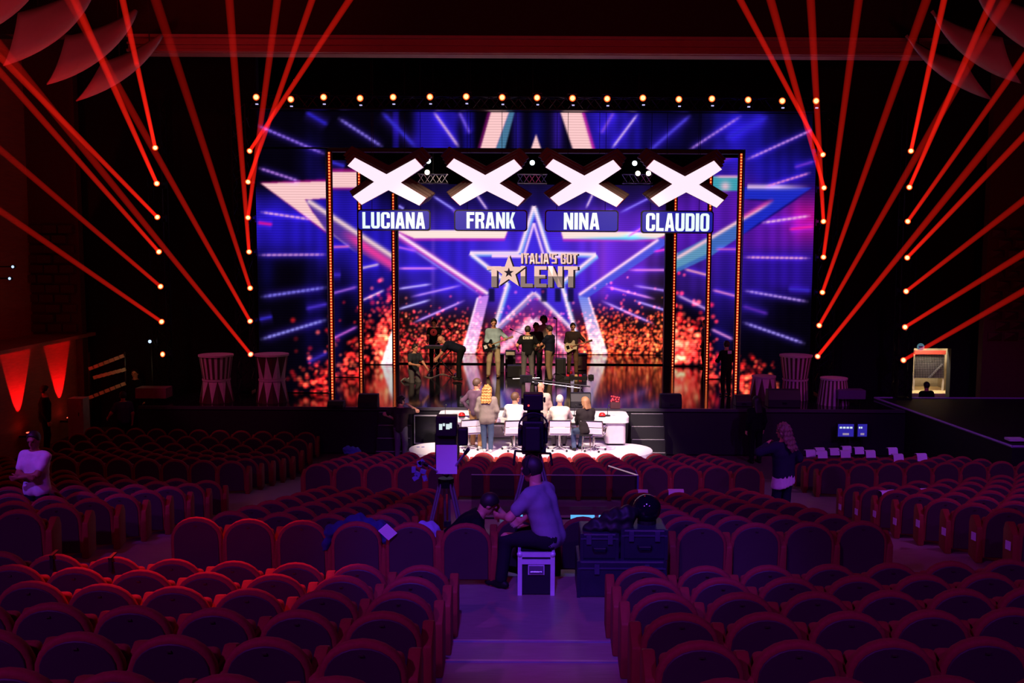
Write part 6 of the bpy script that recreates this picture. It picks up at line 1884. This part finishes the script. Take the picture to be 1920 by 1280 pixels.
p = P(913, 800, 24.32); p.z = ZPLAT
person('woman with long curly blonde hair in a grey jacket and jeans, seen from behind', p, -0.05, 1.64, fr=(.10, -.03, 0), fl=(-.07, .04, 0), wr=(.24, .08, .88), wl=(-.24, .08, .88), look=(.1, 1, -.2), shirt=cloth('taupe', (0.26, 0.22, 0.18)), trousers=JEAN, shoe=SHOE_W, sleeve='long', jacket=True, shirt_len=.08, hair='longcurl', hair_col=(0.55, 0.27, 0.07))
def sitter(label, x, y, yaw, H, zs=0.47, **kw):
    d = dict(hips=(0, 0, zs + .10), lean=(0, .12, 1), fr=(.13, .42, 0), fl=(-.13, .42, 0), wr=(.16, .42, .76), wl=(-.16, .42, .76), er=(1, -.3, -.6), el=(-1, -.3, -.6))
    d.update(kw)
    return person(label, (x, y, ZPLAT), yaw, H, **d)
sitter('man in a bright white shirt sitting at the jury desk with glasses', jc[1][0], jc[1][1], -0.25, 1.80, look=(.8, 1, -.1), shirt=cloth('white', (0.82, 0.80, 0.74)), trousers=GREYT, shoe=SHOE_D, sleeve='long', hair_col=(0.12, 0.06, 0.03))
p = P(1013, 800, 24.85); p.z = ZPLAT
person('bald man in a beige cardigan standing between the jury chairs', p, -0.25, 1.66, wr=(.28, .28, .80), wl=(-.24, .22, .84), look=(.5, 1, -.45), shirt=cloth('cream', (0.52, 0.42, 0.32)), trousers=GREYT, shoe=SHOE_D, sleeve='long', hair='bald', jacket=True)
sitter('grey-haired sitter in a pale top in the third jury chair', jc[2][0], jc[2][1], 0.0, 1.72, look=(-.15, 1, -.2), shirt=cloth('ivory', (0.75, 0.64, 0.52)), trousers=GREYT, shoe=SHOE_D, sleeve='long', hair_col=(0.62, 0.56, 0.48))
q = P(1100, 800, 24.35)
t, i_ = sitter('woman with straight light brown hair in a black jacket and jeans, sitting turned left', q.x, q.y + .05, 0.45, 1.70, zs=.47, look=(-.35, 1, -.35), wr=(.16, .42, .70), wl=(-.05, .44, .62), fr=(.02, .38, 0), fl=(-.22, .25, 0), shirt=cloth('blackjacket', (0.022, 0.018, 0.018)), trousers=JEAN, shoe=SHOE_D, sleeve='long', jacket=True, hair='bob', hair_col=(0.34, 0.18, 0.08))
st = thing('stool', 'small dark stool under the woman in the black jacket', 'stool', (q.x, q.y + .05, ZPLAT))
MB().cyl((0, 0, .42), (0, 0, .46), .17, n=16).obj('seat', 'black', st)
for a in range(4):
    MB().cyl((.12 * math.cos(a * PI / 2 + .7), .12 * math.sin(a * PI / 2 + .7), .42), (.16 * math.cos(a * PI / 2 + .7), .16 * math.sin(a * PI / 2 + .7), 0), .013, n=6).obj('leg', 'chrome', st)

# ---- in the stalls
p = P(67, 860, 13.22); p.z = level(p.x, p.y)
hz_ = P(66, 810, p.y).z - p.z
person('man in a white tee standing among the left seats, arms folded in front', p, PI - 0.2, hz_, wr=(-.06, .26, 1.14), wl=(.08, .28, 1.12), er=(1, 0, -.7), el=(-1, 0, -.7), look=(-.2, 1, -.5), shirt=cloth('whitetee', (0.72, 0.70, 0.74)), trousers=NAVY, shoe=SHOE_D, hair='short', shirt_len=.05, skin='skin_dark')
p = P(1470, 860, 16.6); p.z = level(p.x, p.y)
hz_ = P(1472, 797, p.y).z - p.z
person('woman with long fair hair and dark jacket over a white shirt tail, right aisle', p, 0.5, hz_, wl=(-.20, .20, 1.42), wr=(.2, .15, 1.0), er=(1, -.4, -.3), el=(-1, .2, -.4), look=(-.4, 1, -.3), shirt=cloth('darknavy', (0.02, 0.022, 0.05)), trousers=cloth('darkjean', (0.015, 0.018, 0.04)), shoe=SHOE_D, sleeve='long', jacket=True, hair='longcurl', hair_col=(0.22, 0.14, 0.10))
tt = C.objects[-1].parent
kq = hz_ / 1.75
Vt_, Ft_ = sdf_mesh([('c', Vector((x * kq, 0, .90 * kq)), Vector((x * 1.25 * kq, 0, .72 * kq)), .136 * kq, .146 * kq) for x in (-.06, 0, .06)], .02, .012, cut=[((0, 0, .735 * kq), (0.25, 0, -1))])
Vt_ = Vt_ + np.stack([np.zeros(len(Vt_)), .006 * np.sin(Vt_[:, 0] * 90), np.zeros(len(Vt_))], 1)
link('shirt_tail', np_mesh('shirt_tail', Vt_, Ft_, cloth('whitetail', (0.75, 0.72, 0.78))), tt)
p = P(1418, 800, 25.6); p.z = -0.03
person('dark figure standing at the right below the stage', p, 0.3, 1.75, shirt=BLK, trousers=BLK, shoe=SHOE_D, sleeve='long', hair='long')
p = P(17, 760, 26.3); p.z = -0.03
p.x = max(p.x, XL + 0.55)
person('man in a dark suit at the far left edge by the red-lit wall', p, R_(-60), P(17, 724, p.y).z + .03, shirt=BLK, trousers=BLK, shoe=SHOE_D, sleeve='long', jacket=True)
p = P(232, 780, 26.6); p.z = -0.03
person('man in a blue tee standing behind the front left seats', p, 0.6, P(232, 735, p.y).z + .03, wl=(-.38, .25, 1.0), shirt=cloth('dimblue', (0.06, 0.06, 0.16)), trousers=BLK, shoe=SHOE_D)
p = P(254, 700, 29.4); p.z = -0.03
person('stagehand in dark clothes beside the pale slatted rack', p, PI, 1.9, shirt=BLK, trousers=BLK, shoe=SHOE_D, sleeve='long')
p = P(1738, 730, 29.6); p.z = -0.03
person('stagehand silhouetted in front of the lit backstage bay', p, 0.2, P(1738, 717, p.y).z + .03, shirt=BLK, trousers=BLK, shoe=SHOE_D)

# seated camera operator on the flight case
fc = bpy.data.objects['flight_case'].location
zc = h_case = P(1005, 1036, 10.05).z
k_ = 1.82 / 1.75
hipz = (zc - ZLAND + .105) / k_
t, i_ = person('camera operator in a grey tee sitting on the flight case, seen from behind', (fc.x + .13, fc.y + .22, ZLAND), R_(60), 1.82, hips=(0.0, -0.02, hipz), lean=(0.0, .34, 1), fr=(.22, .44, 0), fl=(-.24, .42, 0), wr=(.22, .44, .60), wl=(-.16, .50, .72), look=(-.1, 1, -.55), shirt=cloth('greytee', (0.24, 0.24, 0.28)), trousers=cloth('blackjean', (0.014, 0.014, 0.018)), shoe=SHOE_D, hair='short', er=(1, -.5, -.6), el=(-1, -.3, -.6))
hd_ = i_['head']; 
hb = []
for j in range(13):
    an = PI * j / 12
    hb.append(hd_ + (i_['rt'] * math.cos(an) * .105 + Vector((0, 0, 1)) * (math.sin(an) * .135 + .01)) * i_['k'])
MB().tube(hb, .012, 6).obj('headset_band', 'black', t)
for s in (-1, 1):
    MB().cyl(hd_ + i_['rt'] * s * .080, hd_ + i_['rt'] * s * .115, .045, n=12).obj('ear_cup', 'black', t)
# second crew member bent forward beside the left camera
q = P(893, 960, 11.35)
zq = level(q.x, q.y)
t, i_ = person('crew member crouched low beside the left camera, bare elbow raised', (q.x - .26, q.y, zq), R_(-82), 1.72, hips=(0, -.10, .31), lean=(0, .75, .62), wr=(.22, .50, .30), wl=(-.04, .66, .58), er=(.6, -.6, .4), el=(-.2, -.5, 1), fr=(.17, .44, 0), fl=(-.17, .40, 0), look=(0, .6, -1), shirt=BLK, trousers=cloth('shorts', (0.02, 0.02, 0.04)), shoe=SHOE_D, hair='short')

bx_ = thing('low_case', 'low black box the crouched crew member sits on', 'case', (q.x - .26 - .10 * math.sin(R_(82)), q.y, zq))
MB().box((0, 0, .10), (.34, .34, .20)).obj('body', 'case_dark', bx_, bevel=.015)
MB().box((0, -.175, .12), (.10, .012, .03)).obj('handle', 'case_latch', bx_)
